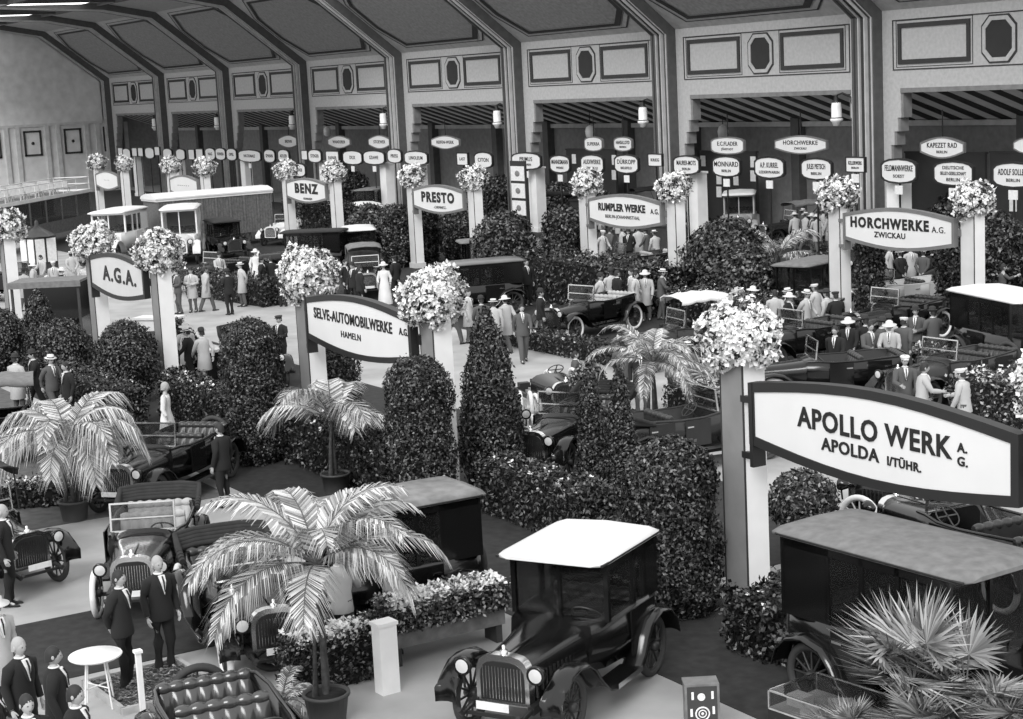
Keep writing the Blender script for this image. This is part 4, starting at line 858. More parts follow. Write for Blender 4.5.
a = at(143, 712); t = thing('rope_stanchion', 'white barrier post at the corner of the matted enclosure', 'post', (float(a[0]), float(a[1]), 0)); MB().box(-.035, .035, -.035, .035, 0, .85).obj('post', 'white', t); MB().box(-.055, .055, -.055, .055, .85, .89).obj('cap', 'white', t)
a = at(165, 685); m = MB().box(-.75, .75, -.7, .7, 0, .05, 1)
m.box(-.75, .75, -.75, -.68, 0, .1, 0).box(-.75, .75, .68, .75, 0, .1, 0).box(-.8, -.73, -.75, .75, 0, .1, 0).box(.73, .8, -.75, .75, 0, .1, 0)
t = thing('floor_enclosure', 'low white-edged frame with dark rush matting beneath the two men', 'matting', (float(a[0]), float(a[1])-.2, 0), .05); m.obj('frame', ['woodl', 'carpet_mid'], t)
g = np.random.default_rng(5); P_ = g.random((1400, 3))*[1.4, 1.3, .03]-[.7, .65, -.055]; MB().quads(leafquads(P_, np.tile([0., 0, 1], (1400, 1)), .14, .022, g, .35)).obj('rushes', 'leafl', t)
a = at(702, 735); t = thing('gauge_box', 'small dark instrument box with round dials on a stand, bottom centre', 'instrument', (float(a[0]), float(a[1]), 0), -.52)
MB().box(-.14, .14, -.2, .2, 0, .18).obj('stand', 'woodd', t); MB().box(-.14, .14, -.21, .21, .18, .7).box(-.15, .15, -.22, .22, .7, .725).box(.12, .15, .19, .22, .18, .7).box(.12, .15, -.22, -.19, .18, .7).obj('case', 'wood', t)
MB().box(.141, .147, -.19, .19, .2, .69).obj('front_panel', 'inst', t)
for y, z, r in ((0, .34, .085), (-.01, .56, .04)): MB().torus((.152, y, z), r, .011, 'x', 22, 5).torus((.152, y, z), r*.55, .008, 'x', 18, 5).ell((.15, y, z), (.012, .02, .02), 8, 6).obj('dial', 'white', t)
for y, z in ((-.12, .58), (.13, .58), (.14, .38), (-.14, .36)): MB().box(.148, .156, y-.015, y+.015, z-.05, z+.05).obj('gauge_tube', 'white', t)
a = at(846, 756); t = thing('display_case', 'low glass display case with small pale packages, lower right', 'display case', (float(a[0]), float(a[1]), 0), .12)
MB().box(-.85, .85, -.45, .45, 0, .5).obj('cabinet', 'black', t); MB().box(-.85, .85, -.45, .45, .5, .52).obj('shelf', 'woodl', t)
m = MB()
for x in (-.85, .83):
    for y in (-.45, .43): m.box(x, x+.02, y, y+.02, .5, .74)
m.box(-.85, .85, -.45, -.43, .73, .75).box(-.85, .85, .43, .45, .73, .75).box(-.85, -.83, -.45, .45, .73, .75).box(.83, .85, -.45, .45, .73, .75); m.obj('edge_frame', 'chrome', t)
MB().box(-.84, .84, -.445, -.44, .52, .73).box(-.84, .84, .44, .445, .52, .73).box(-.84, .84, -.44, .44, .738, .742).obj('pane', 'glass', t)
ca, sa = math.cos(.12), math.sin(.12)
for i, (x, y, w, h) in enumerate(((-.62, -.12, .26, .14), (-.3, -.28, .2, .1), (-.15, .1, .3, .12), (.15, -.24, .2, .08), (.4, .05, .24, .12), (.55, -.28, .14, .1))):
    o = MB().box(-w/2, w/2, -.1, .1, 0, h).box(-w/2-.004, w/2+.004, -.1-.004, .104, h*.7, h*.74).obj('package', 'card'); o.location = (float(a[0])+x*ca-y*sa, float(a[1])+x*sa+y*ca, .52); o.rotation_euler.z = .12+i*.4
    tag(o, 'pale package in the glass case, %s from its left end' % ['first', 'second', 'third', 'fourth', 'fifth', 'sixth'][i], 'package', 'packages in the display case')
D4 = math.radians(3)
# ------------------------------------------------------------------ cars, front to back
def carpx(kind, label, front, rear, **k):
    x, y, h = heading(front, rear); return car(kind, label, (x, y), h, **k)
def carroof(kind, label, px, py, deg, fwd, z, **k):   # place a car by a point of its roof or body at height z, fwd metres ahead of its centre
    p = at(px, py, z); h = math.radians(deg); return car(kind, label, (float(p[0])-fwd*math.cos(h), float(p[1])-fwd*math.sin(h)), h, **k)
carroof('limo', 'large black limousine with white roof and long bonnet, front centre', 549, 562, -60, .72, 2.0, roofm='wroof', sc=1.06, L=.53, det=1)
carpx('tourer', 'long black open tourer with pale radiator, left of centre', (108, 524), (222, 468), L=1.05, tyres='tyre', top=None, seatm='leather')
carpx('tourer', 'open white-tyred car facing the camera behind the two standing men', (136, 622), (168, 556), tyres='tyrew', col='black', L=.85, seatm='leather_l', top='down', sc=.98, fend=False)
carpx('tourer', 'dark car with two big headlamps cut by the left edge', (28, 592), (-70, 560), top='up', roofm='fabric')
carpx('tourer', 'black touring car with pale-edged wheel half hidden by the large palm', (276, 676), (226, 612), L=.85, tyres='tyrew', top='down')
carroof('tourer', 'black tourer with buttoned seats in the bottom left corner', 205, 682, -8, -1.5, 1.15, seatm='leather_g', L=.9, screen=False)
x, y, h = heading((330, 642), (492, 606)); y -= 1.0; car('limo', 'long black closed car with varnished wooden roof behind the flower trough', (x, y), h, roofm='wood', L=1.0, toph=.15)
car('limo', 'very long closed car with grey canvas roof under the nearest sign', (-14.75, 15.05), D4, roofm='canvas', L=1.15, toph=.2, sc=1.08)
carpx('tourer', 'black tourer with bright bonnet lines behind the leafy hedge, centre', (520, 500), (640, 440), top='down', L=.95)
carpx('chassis', 'polished car chassis with white tyres left of the ball-headed tree', (520, 462), (500, 415), tyres='tyrew', sp='spokew', sc=1.)
carpx('chassis', 'second white-tyred chassis, its black radiator by the ball-headed tree', (560, 428), (508, 400), tyres='tyrew', sp='spokew')
carpx('tourer', 'black tourer with covered seats between the spreading palm and the large column', (705, 450), (625, 462), L=.9, top='down', col='dark')
carpx('chassis', 'car chassis with leaning white tyres just under the nearest sign', (885, 545), (985, 560), tyres='tyrew', sp='spokew')
carpx('tourer', 'black open car with visible steering wheel beneath the right end of the nearest sign', (960, 560), (1050, 590), L=.9, tyres='tyrew')
carpx('tourer', 'boat-tailed black tourer with pale seats right of the light aisle group', (545, 342), (612, 328), L=.9, seatm='leather_l', tyres='tyrew', det=0)
carpx('tourer', 'dark car with white canopy behind the spreading palm', (662, 366), (712, 360), col='dark', top='up', roofm='wroof', det=0, L=.75)
x, y, h = heading((1045, 395), (965, 372)); car('limo', 'black limousine with bright white roof at the right edge', (x, y), h, roofm='wroof', L=1.15, toph=.05, det=0, sc=1.12)
carpx('tourer', 'open tourer with light body rim at the right, behind the nearest sign', (915, 410), (1000, 392), col='dark', seatm='leather', L=.95)
carpx('tourer', 'light grey open car standing inside the rightmost middle-row gateway', (866, 322), (925, 316), col='lgrey', L=1.0, det=0, top='down')
carpx('limo', 'dark landaulet behind the light grey open car in the rightmost gateway', (880, 286), (925, 280), roofm='canvas', det=0)
carpx('tourer', 'low dark racing tourer nearest behind the pale flower bed at right', (870, 345), (925, 335), det=0, tyres='tyrew', L=.85)
carpx('limo', 'dark limousine left of the left post of the rightmost gateway', (765, 330), (812, 318), roofm='canvas', det=0)
carpx('tourer', 'dark open tourer above the spreading palm', (775, 372), (845, 360), det=0, L=.95)
carpx('tourer', 'dark open tourer in the crowd behind the nearest sign frame', (800, 405), (880, 400), det=0, tyres='tyrew')
carpx('limo', 'long black limousine right of the third middle-row gateway, upper of two', (450, 292), (505, 288), roofm='canvas', det=0, toph=.1)
carpx('limo', 'long black limousine with glossy roof below its neighbour by the light aisle', (435, 318), (502, 312), roofm='grey', det=0)
carpx('tourer', 'dark hooded tourer facing the camera among visitors, centre left', (372, 305), (362, 285), top='up', roofm='canvas', det=1)
carpx('limo', 'dark limousine with white roof just behind the hooded tourer', (376, 278), (365, 262), roofm='wroof', det=0)
carpx('limo', 'dark closed car in front of the fourth middle-row gateway', (275, 276), (335, 274), roofm='fabric', det=0, L=1.1, toph=.1)
carroof('limo', 'white motor cabriolet with tent-like canopy behind the left front-row flowers', 116, 211, -40, 0, 2.6, col='cream', roofm='wroof', det=0, sc=1.36)
carroof('limo', 'white closed van with many window panes right of the white cabriolet', 180, 206, -25, 0, 2.85, col='cream', roofm='offw', det=0, sc=1.3, toph=.2)
carpx('tourer', 'cream open car left of the fourth middle-row sign', (248, 246), (278, 240), col='cream', det=0, seatm='leather_l')
carpx('limo', 'small dark closed car left of the cream open car', (238, 262), (215, 254), roofm='fabric', det=0)
carpx('tourer', 'open touring car in the blurred crowd right of the grey front-row sign', (200, 292), (245, 285), det=0, tyres='tyrew', L=.9)
carpx('tourer', 'dark open tourer just behind the flowers of the middle front-row gateway', (232, 395), (212, 372), det=0, top='down')
carpx('tourer', 'dark tourer left of the drooping palm, low at the edge', (50, 455), (-20, 462), det=0, top='up', roofm='canvas')
carpx('limo', 'light grey closed car facing out of the far alcove', (738, 244), (742, 232), col='lgrey', roofm='offw', det=0, sc=1.1, toph=.1)
carpx('tourer', 'dark covered tourer with pale bonnet right of the light grey closed car', (778, 246), (822, 242), top='up', roofm='canvas', col='dark', det=0)
carpx('tourer', 'far dark tourer behind the flowers of the second middle-row gateway', (620, 225), (665, 222), top='up', roofm='fabric', det=0)
carpx('tourer', 'far open car half hidden under the alcove left of the second gateway', (530, 232), (575, 228), det=0, top='up', roofm='fabric')
carpx('limo', 'far black closed car under the alcove by the third gateway', (455, 215), (495, 212), det=0, roofm='fabric', toph=.1)
carpx('limo', 'far dark closed car between the third and fourth gateways', (372, 222), (395, 216), det=0, roofm='canvas')
carpx('tourer', 'far pale-topped tourer between the third and fourth gateways', (348, 236), (378, 240), det=0, top='up', roofm='wroof')
carpx('limo', 'far dark closed car beyond the right post of the rightmost gateway', (985, 275), (1035, 272), det=0, roofm='fabric')
carpx('tourer', 'dark open car under the right post of the rightmost gateway', (990, 290), (1040, 300), det=0, tyres='tyrew', L=.9)
carpx('tourer', 'dark open car below the second middle-row sign, seats pale', (605, 285), (660, 280), det=0, seatm='leather_l')
carpx('tourer', 'dark tourer at far left behind the front-row post', (40, 300), (-10, 300), det=0, top='down')
# covered stall at left
p = at(50, 280, 2.3); t = thing('covered_stall', 'dark covered stall with pale flat awning left of the grey front-row sign', 'stall', (float(p[0]), float(p[1]), 0), 1.0)
MB().box(-1.25, 1.25, -.8, .8, 2.25, 2.33).box(-1.28, 1.28, -.84, -.8, 2.12, 2.33).obj('awning', 'canvas', t); MB().box(-1.15, 1.15, -.7, .7, 0, 1.0).box(-1.15, 1.15, .62, .7, 0, 2.25).obj('counter', 'black', t)
for x in (-1.15, 1.15):
    for y in (-.7, .7): MB().box(x-.04, x+.04, y-.04, y+.04, 0, 2.26).obj('pole', 'woodd', t)
# open-top double-deck bus and long trailer bus at the far left
def bus(label, p0, rz, L_, deck2=True, name='double_deck_bus'):
    t = thing(name, label, 'bus', (p0[0], p0[1], 0), rz); W = 1.15
    m = MB().box(0, L_, -W, W, .7, 1.45 if deck2 else 2.75).box(0, L_, -W, W, 2.75, 2.9)
    if not deck2:
        for k in range(40):
            for s in (-1, 1): m.box(L_*k/40, L_*k/40+.05, s*W-.04, s*W+.04, .7, 2.8)
    for s in (-1, 1):
        for k in range(9): x = L_*k/8; m.box(max(0, x-.06), min(L_, x+.06), s*W-.06, s*W, 1.4, 2.8)
    m.obj('body', 'siding', t); MB().box(.1, L_-.1, -W+.02, -W+.04, 1.45, 2.75).box(.1, L_-.1, W-.04, W-.02, 1.45, 2.75).obj('window_panes', 'glass', t)
    MB().box(-.1, L_+.1, -W-.08, -W, 2.8, 3.0).box(-.1, L_+.1, W, W+.08, 2.8, 3.0).box(-.1, 0, -W, W, 2.8, 3.0).box(L_, L_+.1, -W, W, 2.8, 3.0).obj('deck_edge', 'offw', t)
    wh, ty = wheelm('tyre', 'spoke', .41)
    for x in (1.6, L_-1.8):
        for s in (-1, 1): o = link('wheel', wh, t, (x, s*(W-.1), .5)); o.scale = (1.22,)*3; link('tyre', ty, o)
    if deck2:
        rl = MB()
        for z in (3.35, 3.75): rl.tube([(0, -W, z), (L_, -W, z)], .03, 5).tube([(0, W, z), (L_, W, z)], .03, 5).tube([(L_, -W, z), (L_, W, z)], .03, 5)
        for k in range(10):
            for s in (-1, 1): rl.tube([(L_*k/9, s*W, 3.0), (L_*k/9, s*W, 3.75)], .025, 5)
        rl.obj('railing', 'offw', t)
        for k in range(8):
            for s in (-.55, .55): link('bench', cm('bench', lambda: MB().box(-.2, .2, -.42, .42, .35, .4).box(-.22, -.18, -.42, .42, .35, .85).box(-.2, -.16, -.4, -.36, 0, .4).box(-.2, -.16, .36, .4, 0, .4).box(.12, .16, -.4, -.36, 0, .36).box(.12, .16, .36, .4, 0, .36).mesh('bench', 'woodl')), t, (.8+k*(L_-1.4)/8, s, 2.9))
    else: MB().loft([[(x, y, z) for y, z in ((-W-.1, 2.9), (-W, 3.05), (-.5, 3.2), (.5, 3.2), (W, 3.05), (W+.1, 2.9))] for x in (-.15, L_+.15)]).obj('roof', 'wroof', t)
    return t
A = at(72, 191, 2.9); B = at(-65, 215, 2.9); bus('open-top double-deck bus with rows of slatted seats, far left', (float(B[0]), float(B[1])), math.atan2(A[1]-B[1], A[0]-B[0]), float(np.hypot(*(A-B)[:2])))
A = at(262, 187, 3.1); B = at(150, 196, 3.1); bus('long wood-sided bus with white roof behind the fifth middle-row gateway', (float(B[0]), float(B[1])), math.atan2(A[1]-B[1], A[0]-B[0]), float(np.hypot(*(A-B)[:2])), False, 'trailer_bus')
# display panels with cards inside the far alcoves
for i, (px0, px1, py0, py1, cards) in enumerate(((700, 757, 152, 215, ((702, 161), (702, 177), (702, 192), (718, 179), (718, 192), (752, 162), (752, 176), (735, 180))), (566, 617, 150, 205, ((573, 159), (613, 160), (613, 175))), (905, 985, 153, 215, ((960, 206), (965, 196))), (990, 1040, 153, 215, ((1012, 205),)))):
    A = atY(px0, py0, 56.5); B = atY(px1, py1, 56.5); x0, x1 = sorted((float(A[0]), float(B[0]))); t = thing('exhibit_screen', ['dark display wall with rows of white cards behind the far signs, at centre right', 'dark display wall with few white cards behind the second gateway', 'wide dark display wall behind the far signs, right of the last pillar', 'dark display wall at the right edge behind the far signs'][i], 'display panel', ((x0+x1)/2, 56.5, 0))
    MB().box(x0-(x0+x1)/2, x1-(x0+x1)/2, 0, .15, 0, float(A[2])).box(x0-(x0+x1)/2-.05, x1-(x0+x1)/2+.05, -.02, .18, float(A[2]), float(A[2])+.08).obj('board', 'alc' if 0 else 'timber', t)
    for (cx, cy) in cards: q = atY(cx, cy, 56.4); MB().box(-.2, .2, -.03, 0, -.28, .28).obj('card', 'card', t).location = (float(q[0])-(x0+x1)/2, -.02, float(q[2]))
# white square columns under the signs of the far row
for i, px in enumerate((899, 697, 537, 421, 388, 327, 248, 182, 140)):
    p = atY(px, 190, 50.6); o = MB().box(-.42, .42, -.3, .3, 0, 3.5).box(-.47, .47, -.35, .35, 3.5, 3.6).box(-.47, .47, -.35, .35, 0, .25).obj('stand_column', 'post'); o.location = (float(p[0]), 50.6, 0)
    tag(o, 'white square column beneath the far row of signs, %s from the right' % ['first', 'second', 'third', 'fourth', 'fifth', 'sixth', 'seventh', 'eighth', 'ninth'][i], 'column', 'white columns under the far signs')
# picture stand in the middle distance
p = atY(518, 180, 47); t = thing('picture_stand', 'upright stand of three framed pale pictures under the far row', 'stand', (float(p[0]), 47, 0)); MB().box(-.75, .75, 0, .1, 0, 4.2).obj('backing', 'timber', t)
for z in (1.75, 2.65, 3.55): MB().box(-.66, .66, -.03, 0, z-.38, z+.38, 0).ell((0, -.04, z), (.24, .02, .16), 8, 6, 1).obj('picture', ['card', 'alc'], t)
for i, (px, py, Y) in enumerate(((590, 142, 57), (353, 0, 0), (110, 166, 46), (327, 131, 58), (723, 130, 58))):
    if px in (353, 110): continue
    p = atY(px, 131, Y); t = thing('pendant_lamp', 'small white hanging lamp inside the far alcove, %s' % {0: 'above the second middle-row gateway', 3: 'left of the fifth pillar', 4: 'over the eight-sided sign at centre right'}[i], 'lamp', (float(p[0]), Y, float(p[2])))
    MB().lathe([(.02, .35), (.22, .25), (.3, .0), (.26, -.3), (.1, -.42), (.01, -.44)], 12).obj('globe', 'globe', t); MB().box(-.015, .015, -.015, .015, .3, 6.4-float(p[2])).obj('rod', 'iron', t)
# stand counters and tables filling the far stands
for i, (px, py, w, h, mt, lab) in enumerate(((226, 378, 1.1, .95, 'dark', 'small dark flat-topped show table right of the front-row grey sign'), (665, 245, 3., 1., 'woodd', 'long dark counter under the far signs behind the second gateway'), (430, 232, 2.4, .9, 'woodd', 'dark counter behind the third gateway'), (585, 232, 1.5, 1.8, 'timber', 'tall dark cabinet behind the second gateway'), (865, 232, 2.5, 1.0, 'woodd', 'dark counter behind the rightmost gateway'), (1000, 255, 3., 1.1, 'woodd', 'dark counter right of the rightmost gateway, below the far signs'), (815, 330, 1.6, 1.0, 'dark', 'low dark show table left of the rightmost gateway'), (160, 330, 1.8, .5, 'offw', 'pale low platform between the posts of the grey front-row sign'))):
    x, y = G(px, py); t = thing('show_table', lab, 'table', (x, y, 0), .1*i); MB().box(-w/2, w/2, -.4, .4, h-.08, h).obj('tabletop', 'offw' if i in (0, 7) else mt, t); MB().box(-w/2+.06, w/2-.06, -.34, .34, 0, h-.08).obj('base', mt, t)
# lantern at left
p = at(42, 285); t = thing('stand_lantern', 'dark lantern kiosk with bright panes at far left', 'lantern', (float(p[0]), float(p[1]), 0), .3); MB().box(-.6, .6, -.6, .6, 0, 1.0).lathe([(.95, 2.3), (.5, 2.55), (.12, 2.75), (.1, 3.0), (.01, 3.05)], 4).obj('frame', 'woodd', t)
MB().box(-.55, -.06, -.62, -.6, 1.1, 2.2).box(.06, .55, -.62, -.6, 1.1, 2.2).box(.6, .62, -.55, -.06, 1.1, 2.2).box(.6, .62, .06, .55, 1.1, 2.2).obj('pane', 'card', t); MB().box(-.6, .6, -.6, .6, 1.0, 2.3).obj('core', 'timber', t)
# ------------------------------------------------------------------ visitors
D = math.radians
def pp(label, px, py, deg, **k): x, y = G(px, py); person(label, x, y, D(deg), **k)
pp('bareheaded man in a dark suit, left of the pair by the white-tyred car', 125, 690, 40, pose='back')
pp('grey-haired man in a dark suit, right of the pair by the white-tyred car', 166, 671, 10, pose='stand', hair='hairg', sc=1.0)
pp('man in dark suit beside the front of the long black tourer', 226, 507, -150, pose='stand')
pp('woman in a white dress standing between the long tourer and the clipped column', 170, 455, 60, pose='stand', cloth='dress', outer='dress', hair='hairg')
pp('light-coated visitor behind the flower trough by the wooden-roofed car', 388, 640, -120, pose='back', cloth='coat', outer='coatl', legs='suitg')
pp('man in pale shirt bending near the large palm tub', 306, 655, 150, pose='lean', outer='coatl', legs='suitg', hat='cap')
low = [(12, 600, 60, 'man in dark suit at the left edge, head by the headlamp car', dict(hair='hairg')), (6, 720, 20, 'person in a light coat and round white hat at the left edge', dict(cloth='coat', outer='coatl', hat='sun')), (30, 770, 30, 'balding man with white collar, lowest left group, above the table', dict(hair='hairg')), (64, 782, 70, 'man with bright collar just left of the round table', dict()), (40, 840, 10, 'man in dark suit at the very bottom left, looking up', dict()), (86, 830, 50, 'man with combed hair below the round table', dict()), (112, 880, 0, 'man whose head barely shows at the bottom edge by the tourer', dict(hair='hairg')), (2, 820, 90, 'man in the lower left corner, mostly in shadow', dict())]
for px, py, dg_, lab, k in low: pp(lab, px, py, dg_, pose='stand', **k)
pp('man in a dark suit standing left of the small hedge under the second middle-row sign', 528, 306, 0, pose='stand')
aisle = [(484, 352, 170, 'suitg'), (496, 356, 150, 'coatl'), (508, 352, -170, 'coatl'), (524, 362, -20, 'suitg'), (470, 343, 30, 'coatl'), (533, 345, 60, 'suit'), (454, 345, 100, 'suitg')]
for i, (px, py, dg_, o) in enumerate(aisle):
    pp('%s visitor strolling in the light aisle, %s of the seven from the left' % ({'suitg': 'grey-suited', 'coatl': 'light-coated', 'suit': 'dark-suited'}[o], {454: 'first', 470: 'second', 484: 'third', 496: 'fourth', 508: 'fifth', 524: 'sixth', 533: 'last'}[px]), px, py, dg_, pose=['walk', 'stand', 'walk', 'walk', 'stand', 'stand', 'walk'][i], cloth='coat' if o == 'coatl' else 'suit', outer=o, legs='suitg', hat=['bowler', 'straw', 'sun', None, None, 'bowler', 'cap'][i])
for i, (px, py, dg_, o, nm) in enumerate(((625, 408, 150, 'suitg', 'grey-suited man walking away in the aisle, leftmost under the spreading palm'), (642, 415, -30, 'suit', 'dark-suited man under the spreading palm, second from left'), (672, 408, 60, 'suitg', 'grey-suited man under the spreading palm, beside the dark one'), (690, 412, 150, 'suitg', 'grey-suited man behind the spreading palm, rightmost'), (577, 405, 60, 'suitg', 'boy in grey standing by the second white-tyred chassis'))):
    pp(nm, px, py, dg_, pose=['walk', 'stand', 'stand', 'walk', 'stand'][i], outer=o, legs='suitg', hat=['bowler', 'bowler', None, 'straw', None][i], sc=.8 if i == 4 else 1.)
pp('man in a light cap and jacket just above the nearest sign', 965, 448, -160, pose='lean', outer='coatl', legs='suitg', hat='cap')
pp('man with a pale cap leaning over the car above the nearest sign, left one', 905, 430, -30, pose='lean', outer='suitg', legs='suit', hat='cap')
pp('person in light clothes bending beside the man with the pale cap', 922, 440, 60, pose='lean', outer='coatl', legs='coatl')
pp('slim woman in grey reaching up right of the rightmost middle-row gateway', 1003, 318, 60, pose='point', cloth='dress', outer='suitg')
pp('man in dark clothes climbing down from the tourer above the nearest sign', 840, 395, -60, pose='walk', outer='suit')
pp('white-capped person in front of the rightmost middle-row post', 790, 352, 20, pose='stand', outer='suit', legs='suit', hat='sun')
pp('white-clad visitor beside the small closed car at centre left', 258, 290, -20, pose='stand', cloth='dress', outer='dress', hat='sun')
pp('woman in a white dress right of the hooded tourer', 386, 308, -40, pose='stand', cloth='dress', outer='dress', hat='sun')
grp = [(333, 300, 0, 'man'), (347, 304, 30, 'man'), (355, 308, -60, 'man'), (397, 300, -160, 'man'), (362, 312, 90, 'man')]
for i, (px, py, dg_, _) in enumerate(grp): pp('dark-suited visitor around the hooded tourer, %s' % ['leftmost of five', 'second from left', 'third from left, by its mudguard', 'rightmost, beyond the white dress', 'in front of its radiator'][i], px, py, dg_, pose='stand', hat=['straw', None, 'bowler', 'cap', None][i], outer='suit', legs='suit')
# loose groups of small, distant visitors
def crowd(where, group, n, x0, x1, y0, y1, seed, light=.35):
    g = random.Random(seed)
    for i in range(n):
        px = x0+(x1-x0)*(i+.5)/n+g.uniform(-2, 2); py = g.uniform(y0, y1); o = 'coatl' if g.random() < light else ('suitg' if g.random() < .4 else 'suit'); cl = 'coat' if o == 'coatl' else 'suit'
        N_ = ['first', 'second', 'third', 'fourth', 'fifth', 'sixth', 'seventh', 'eighth', 'ninth', 'tenth', 'eleventh', 'twelfth']
        hat = g.choice(['bowler', 'straw', 'cap', None, 'sun'])
        x, y = G(px, py); person('%s %s, %s from the left' % ({'coatl': 'light-coated visitor', 'suitg': 'grey-suited visitor', 'suit': 'dark-suited visitor'}[o], where, N_[i]), x, y, g.uniform(0, 6.28), pose=g.choice(['stand', 'walk', 'back', 'fold', 'lean']), cloth=cl, outer=o, legs='suitg' if o != 'suit' else 'suit', hat=hat, group=group)
crowd('in the aisle crowd right of the grey front-row sign', 'visitors at centre left', 9, 175, 290, 290, 318, 1, .5)
crowd('behind the stall at far left', 'visitors behind the covered stall', 7, 20, 90, 290, 312, 2, .45)
crowd('under the far signs left of the rightmost gateway', 'visitors at the far covered tourer', 8, 798, 828, 246, 254, 3, .5)
crowd('among the cars inside the rightmost gateway', 'visitors inside the rightmost gateway', 6, 885, 950, 292, 300, 4, .5)
crowd('right of the rightmost gateway post', 'visitors beyond the rightmost gateway', 8, 975, 1022, 258, 290, 5, .4)
crowd('under the second middle-row sign', 'visitors under the second middle-row sign', 7, 598, 660, 262, 272, 6, .6)
crowd('standing between the cars above the nearest flower arrangement', 'visitors above the nearest flowers', 7, 760, 850, 338, 356, 7, .45)
crowd('close behind the low hedge of the light aisle', 'visitors behind the aisle hedge', 7, 600, 660, 312, 326, 8, .5)
crowd('on the front stands above the drooping palm', 'visitors above the drooping palm', 4, 12, 80, 412, 430, 9, .4)
crowd('beside the third middle-row gateway', 'visitors by the third middle-row gateway', 6, 478, 520, 262, 285, 10, .4)
crowd('in front of the pale flower bed at right', 'visitors by the flower bed at right', 9, 850, 930, 372, 392, 11, .5)
crowd('beneath the far signs at centre', 'visitors beneath the far signs', 8, 560, 700, 232, 250, 12, .4)
crowd('on the stand right of the tall clipped column', 'visitors right of the tall clipped column', 4, 192, 232, 378, 392, 13, .3)
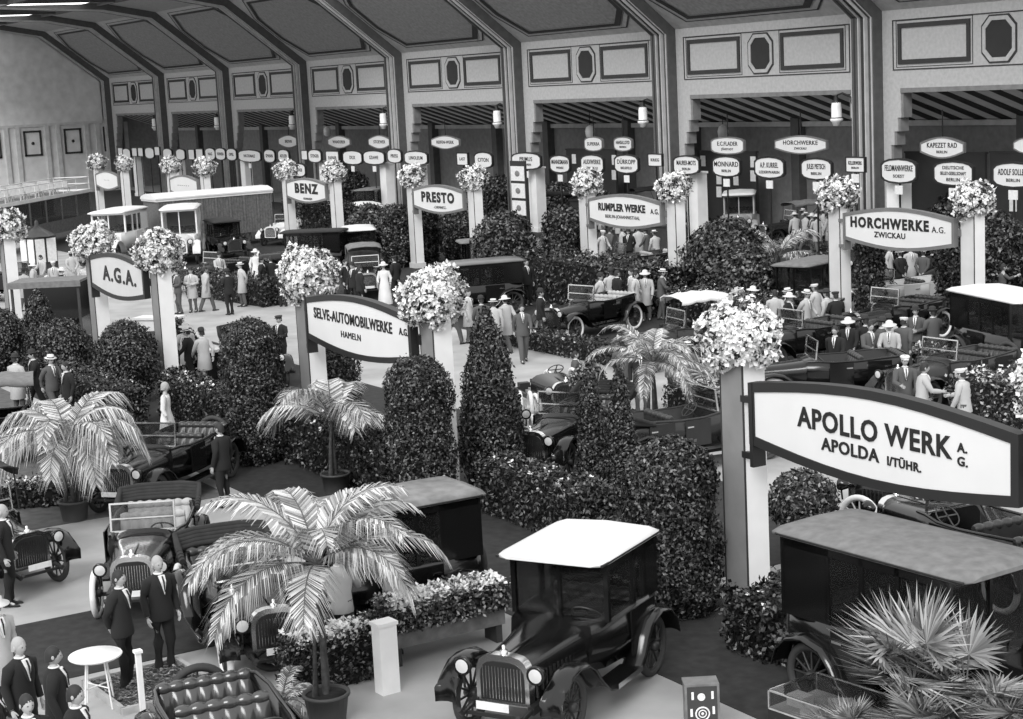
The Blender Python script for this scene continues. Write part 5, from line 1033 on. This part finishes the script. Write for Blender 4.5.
# ------------------------------------------------------------------ settle: nudge things apart so that nothing stands inside its neighbour
def settle():
    items = []
    def dims(o):
        xs = [abs(c[0]) for ch in o.children if ch.type == 'MESH' for c in ch.bound_box]; ys = [abs(c[1]) for ch in o.children if ch.type == 'MESH' for c in ch.bound_box]; return max(xs), max(ys)
    for o in [o for o in C.objects if o.parent is None]:
        b = o.name.split('.')[0]; x, y = o.location.x, o.location.y; a = o.rotation_euler.z; sc = o.scale[0]; near = .12 if y < 17.5 else 1.
        def chain(L_, n, rad): return [(math.cos(a)*L_*(2*q/(n-1)-1), math.sin(a)*L_*(2*q/(n-1)-1), rad) for q in range(n)]
        if b == 'person': items.append([o, [(0, 0, .27*sc)], (1. if y > 17.5 else .15)])
        elif b in ('touring_car', 'limousine', 'car_chassis'): items.append([o, chain(1.35*sc, 4, .82*sc), .3*near if y > 17.5 else 0.])
        elif b in ('double_deck_bus', 'trailer_bus'):
            L_ = max(c[0] for ch in o.children if ch.type == 'MESH' for c in ch.bound_box); items.append([o, [(math.cos(a)*t, math.sin(a)*t, 1.25) for t in np.linspace(0, L_, 12)], .0])
        elif b in ('topiary_tree', 'topiary_cone', 'round_bush', 'clipped_bush', 'potted_bush', 'potted_tree'):
            f = [c for c in o.children if c.name.startswith('foliage')][0]; rad = max(abs(c[0]) for c in f.bound_box)*f.scale[0]*sc*.88; items.append([o, [(0, 0, rad if b != 'potted_tree' else .3)], .35*near])
        elif b == 'hedge':
            dx, dy = dims(o); ax = a if dx > dy else a+PI/2; L_ = max(dx, dy); w_ = min(dx, dy)*.9; n = max(2, int(L_/w_)+1); Lq = L_-w_; items.append([o, [(math.cos(ax)*Lq*(2*q/(n-1)-1), math.sin(ax)*Lq*(2*q/(n-1)-1), w_) for q in range(n)], .15*near])
        elif b in ('feather_palm', 'fan_palm'): items.append([o, [(0, 0, .3)], .25*near])
        elif b in ('show_table', 'covered_stall', 'stand_lantern'): dx, dy = dims(o); items.append([o, chain(max(.01, dx-dy), 3, dy), .2*near])
        elif b == 'sign_gateway':
            for ch in o.children:
                if ch.name.startswith('post'): cx = (ch.bound_box[0][0]+ch.bound_box[6][0])/2; items.append([None, [(x+cx, y+.2, .38)], 0.])
        elif b == 'stand_column': items.append([None, [(x, y, .5)], 0.])
        elif b in ('pedestal', 'picture_stand', 'flower_trough', 'display_case', 'gauge_box', 'round_table'): items.append([None, [(x, y, .45 if b != 'flower_trough' else .3)], 0.])
    for x in XS: items.append([None, [(x, 54, .9)], 0.])
    g = random.Random(3)
    for it in range(90):
        for i in range(len(items)):
            A, ca, ma = items[i]; ax, ay = (A.location.x, A.location.y) if A else (0, 0)
            for j in range(i+1, len(items)):
                B_, cb_, mb = items[j]
                if ma+mb == 0: continue
                bx, by = (B_.location.x, B_.location.y) if B_ else (0, 0)
                if abs((ax+ca[0][0])-(bx+cb_[0][0])) > 14 or abs((ay+ca[0][1])-(by+cb_[0][1])) > 14: continue
                best = 0; bd = None
                for (px, py, pr) in ca:
                    for (qx, qy, qr) in cb_:
                        dx = ax+px-bx-qx; dy = ay+py-by-qy; d = math.hypot(dx, dy); ov = pr+qr-d
                        if ov > best: best = ov; bd = (dx/(d+1e-6), dy/(d+1e-6))
                if best > .01:
                    k = min(best, .25)*.6; wa = ma/(ma+mb); wb = mb/(ma+mb)
                    if A: A.location.x += bd[0]*k*wa; A.location.y += bd[1]*k*wa; ax, ay = A.location.x, A.location.y
                    if B_: B_.location.x -= bd[0]*k*wb; B_.location.y -= bd[1]*k*wb
            if A and A.location.y > 56.8: A.location.y = 56.8
settle()
# ------------------------------------------------------------------ daylight
w = bpy.data.worlds.new('daylight'); SC.world = w; w.use_nodes = True; b = w.node_tree.nodes['Background']; b.inputs[0].default_value = (1, 1, 1, 1); b.inputs[1].default_value = 1.0
s = bpy.data.lights.new('sun', 'SUN'); s.energy = 2.0; s.angle = .5; so = bpy.data.objects.new('sun', s); C.objects.link(so)
so.rotation_euler = Vector((-.50, .60, -.62)).to_track_quat('-Z', 'Y').to_euler()
vs = SC.view_settings; vs.view_transform = 'Standard'; vs.look = 'None'; vs.gamma = 1; vs.exposure = .3; vs.use_curve_mapping = False
SC.cycles.max_bounces = 4
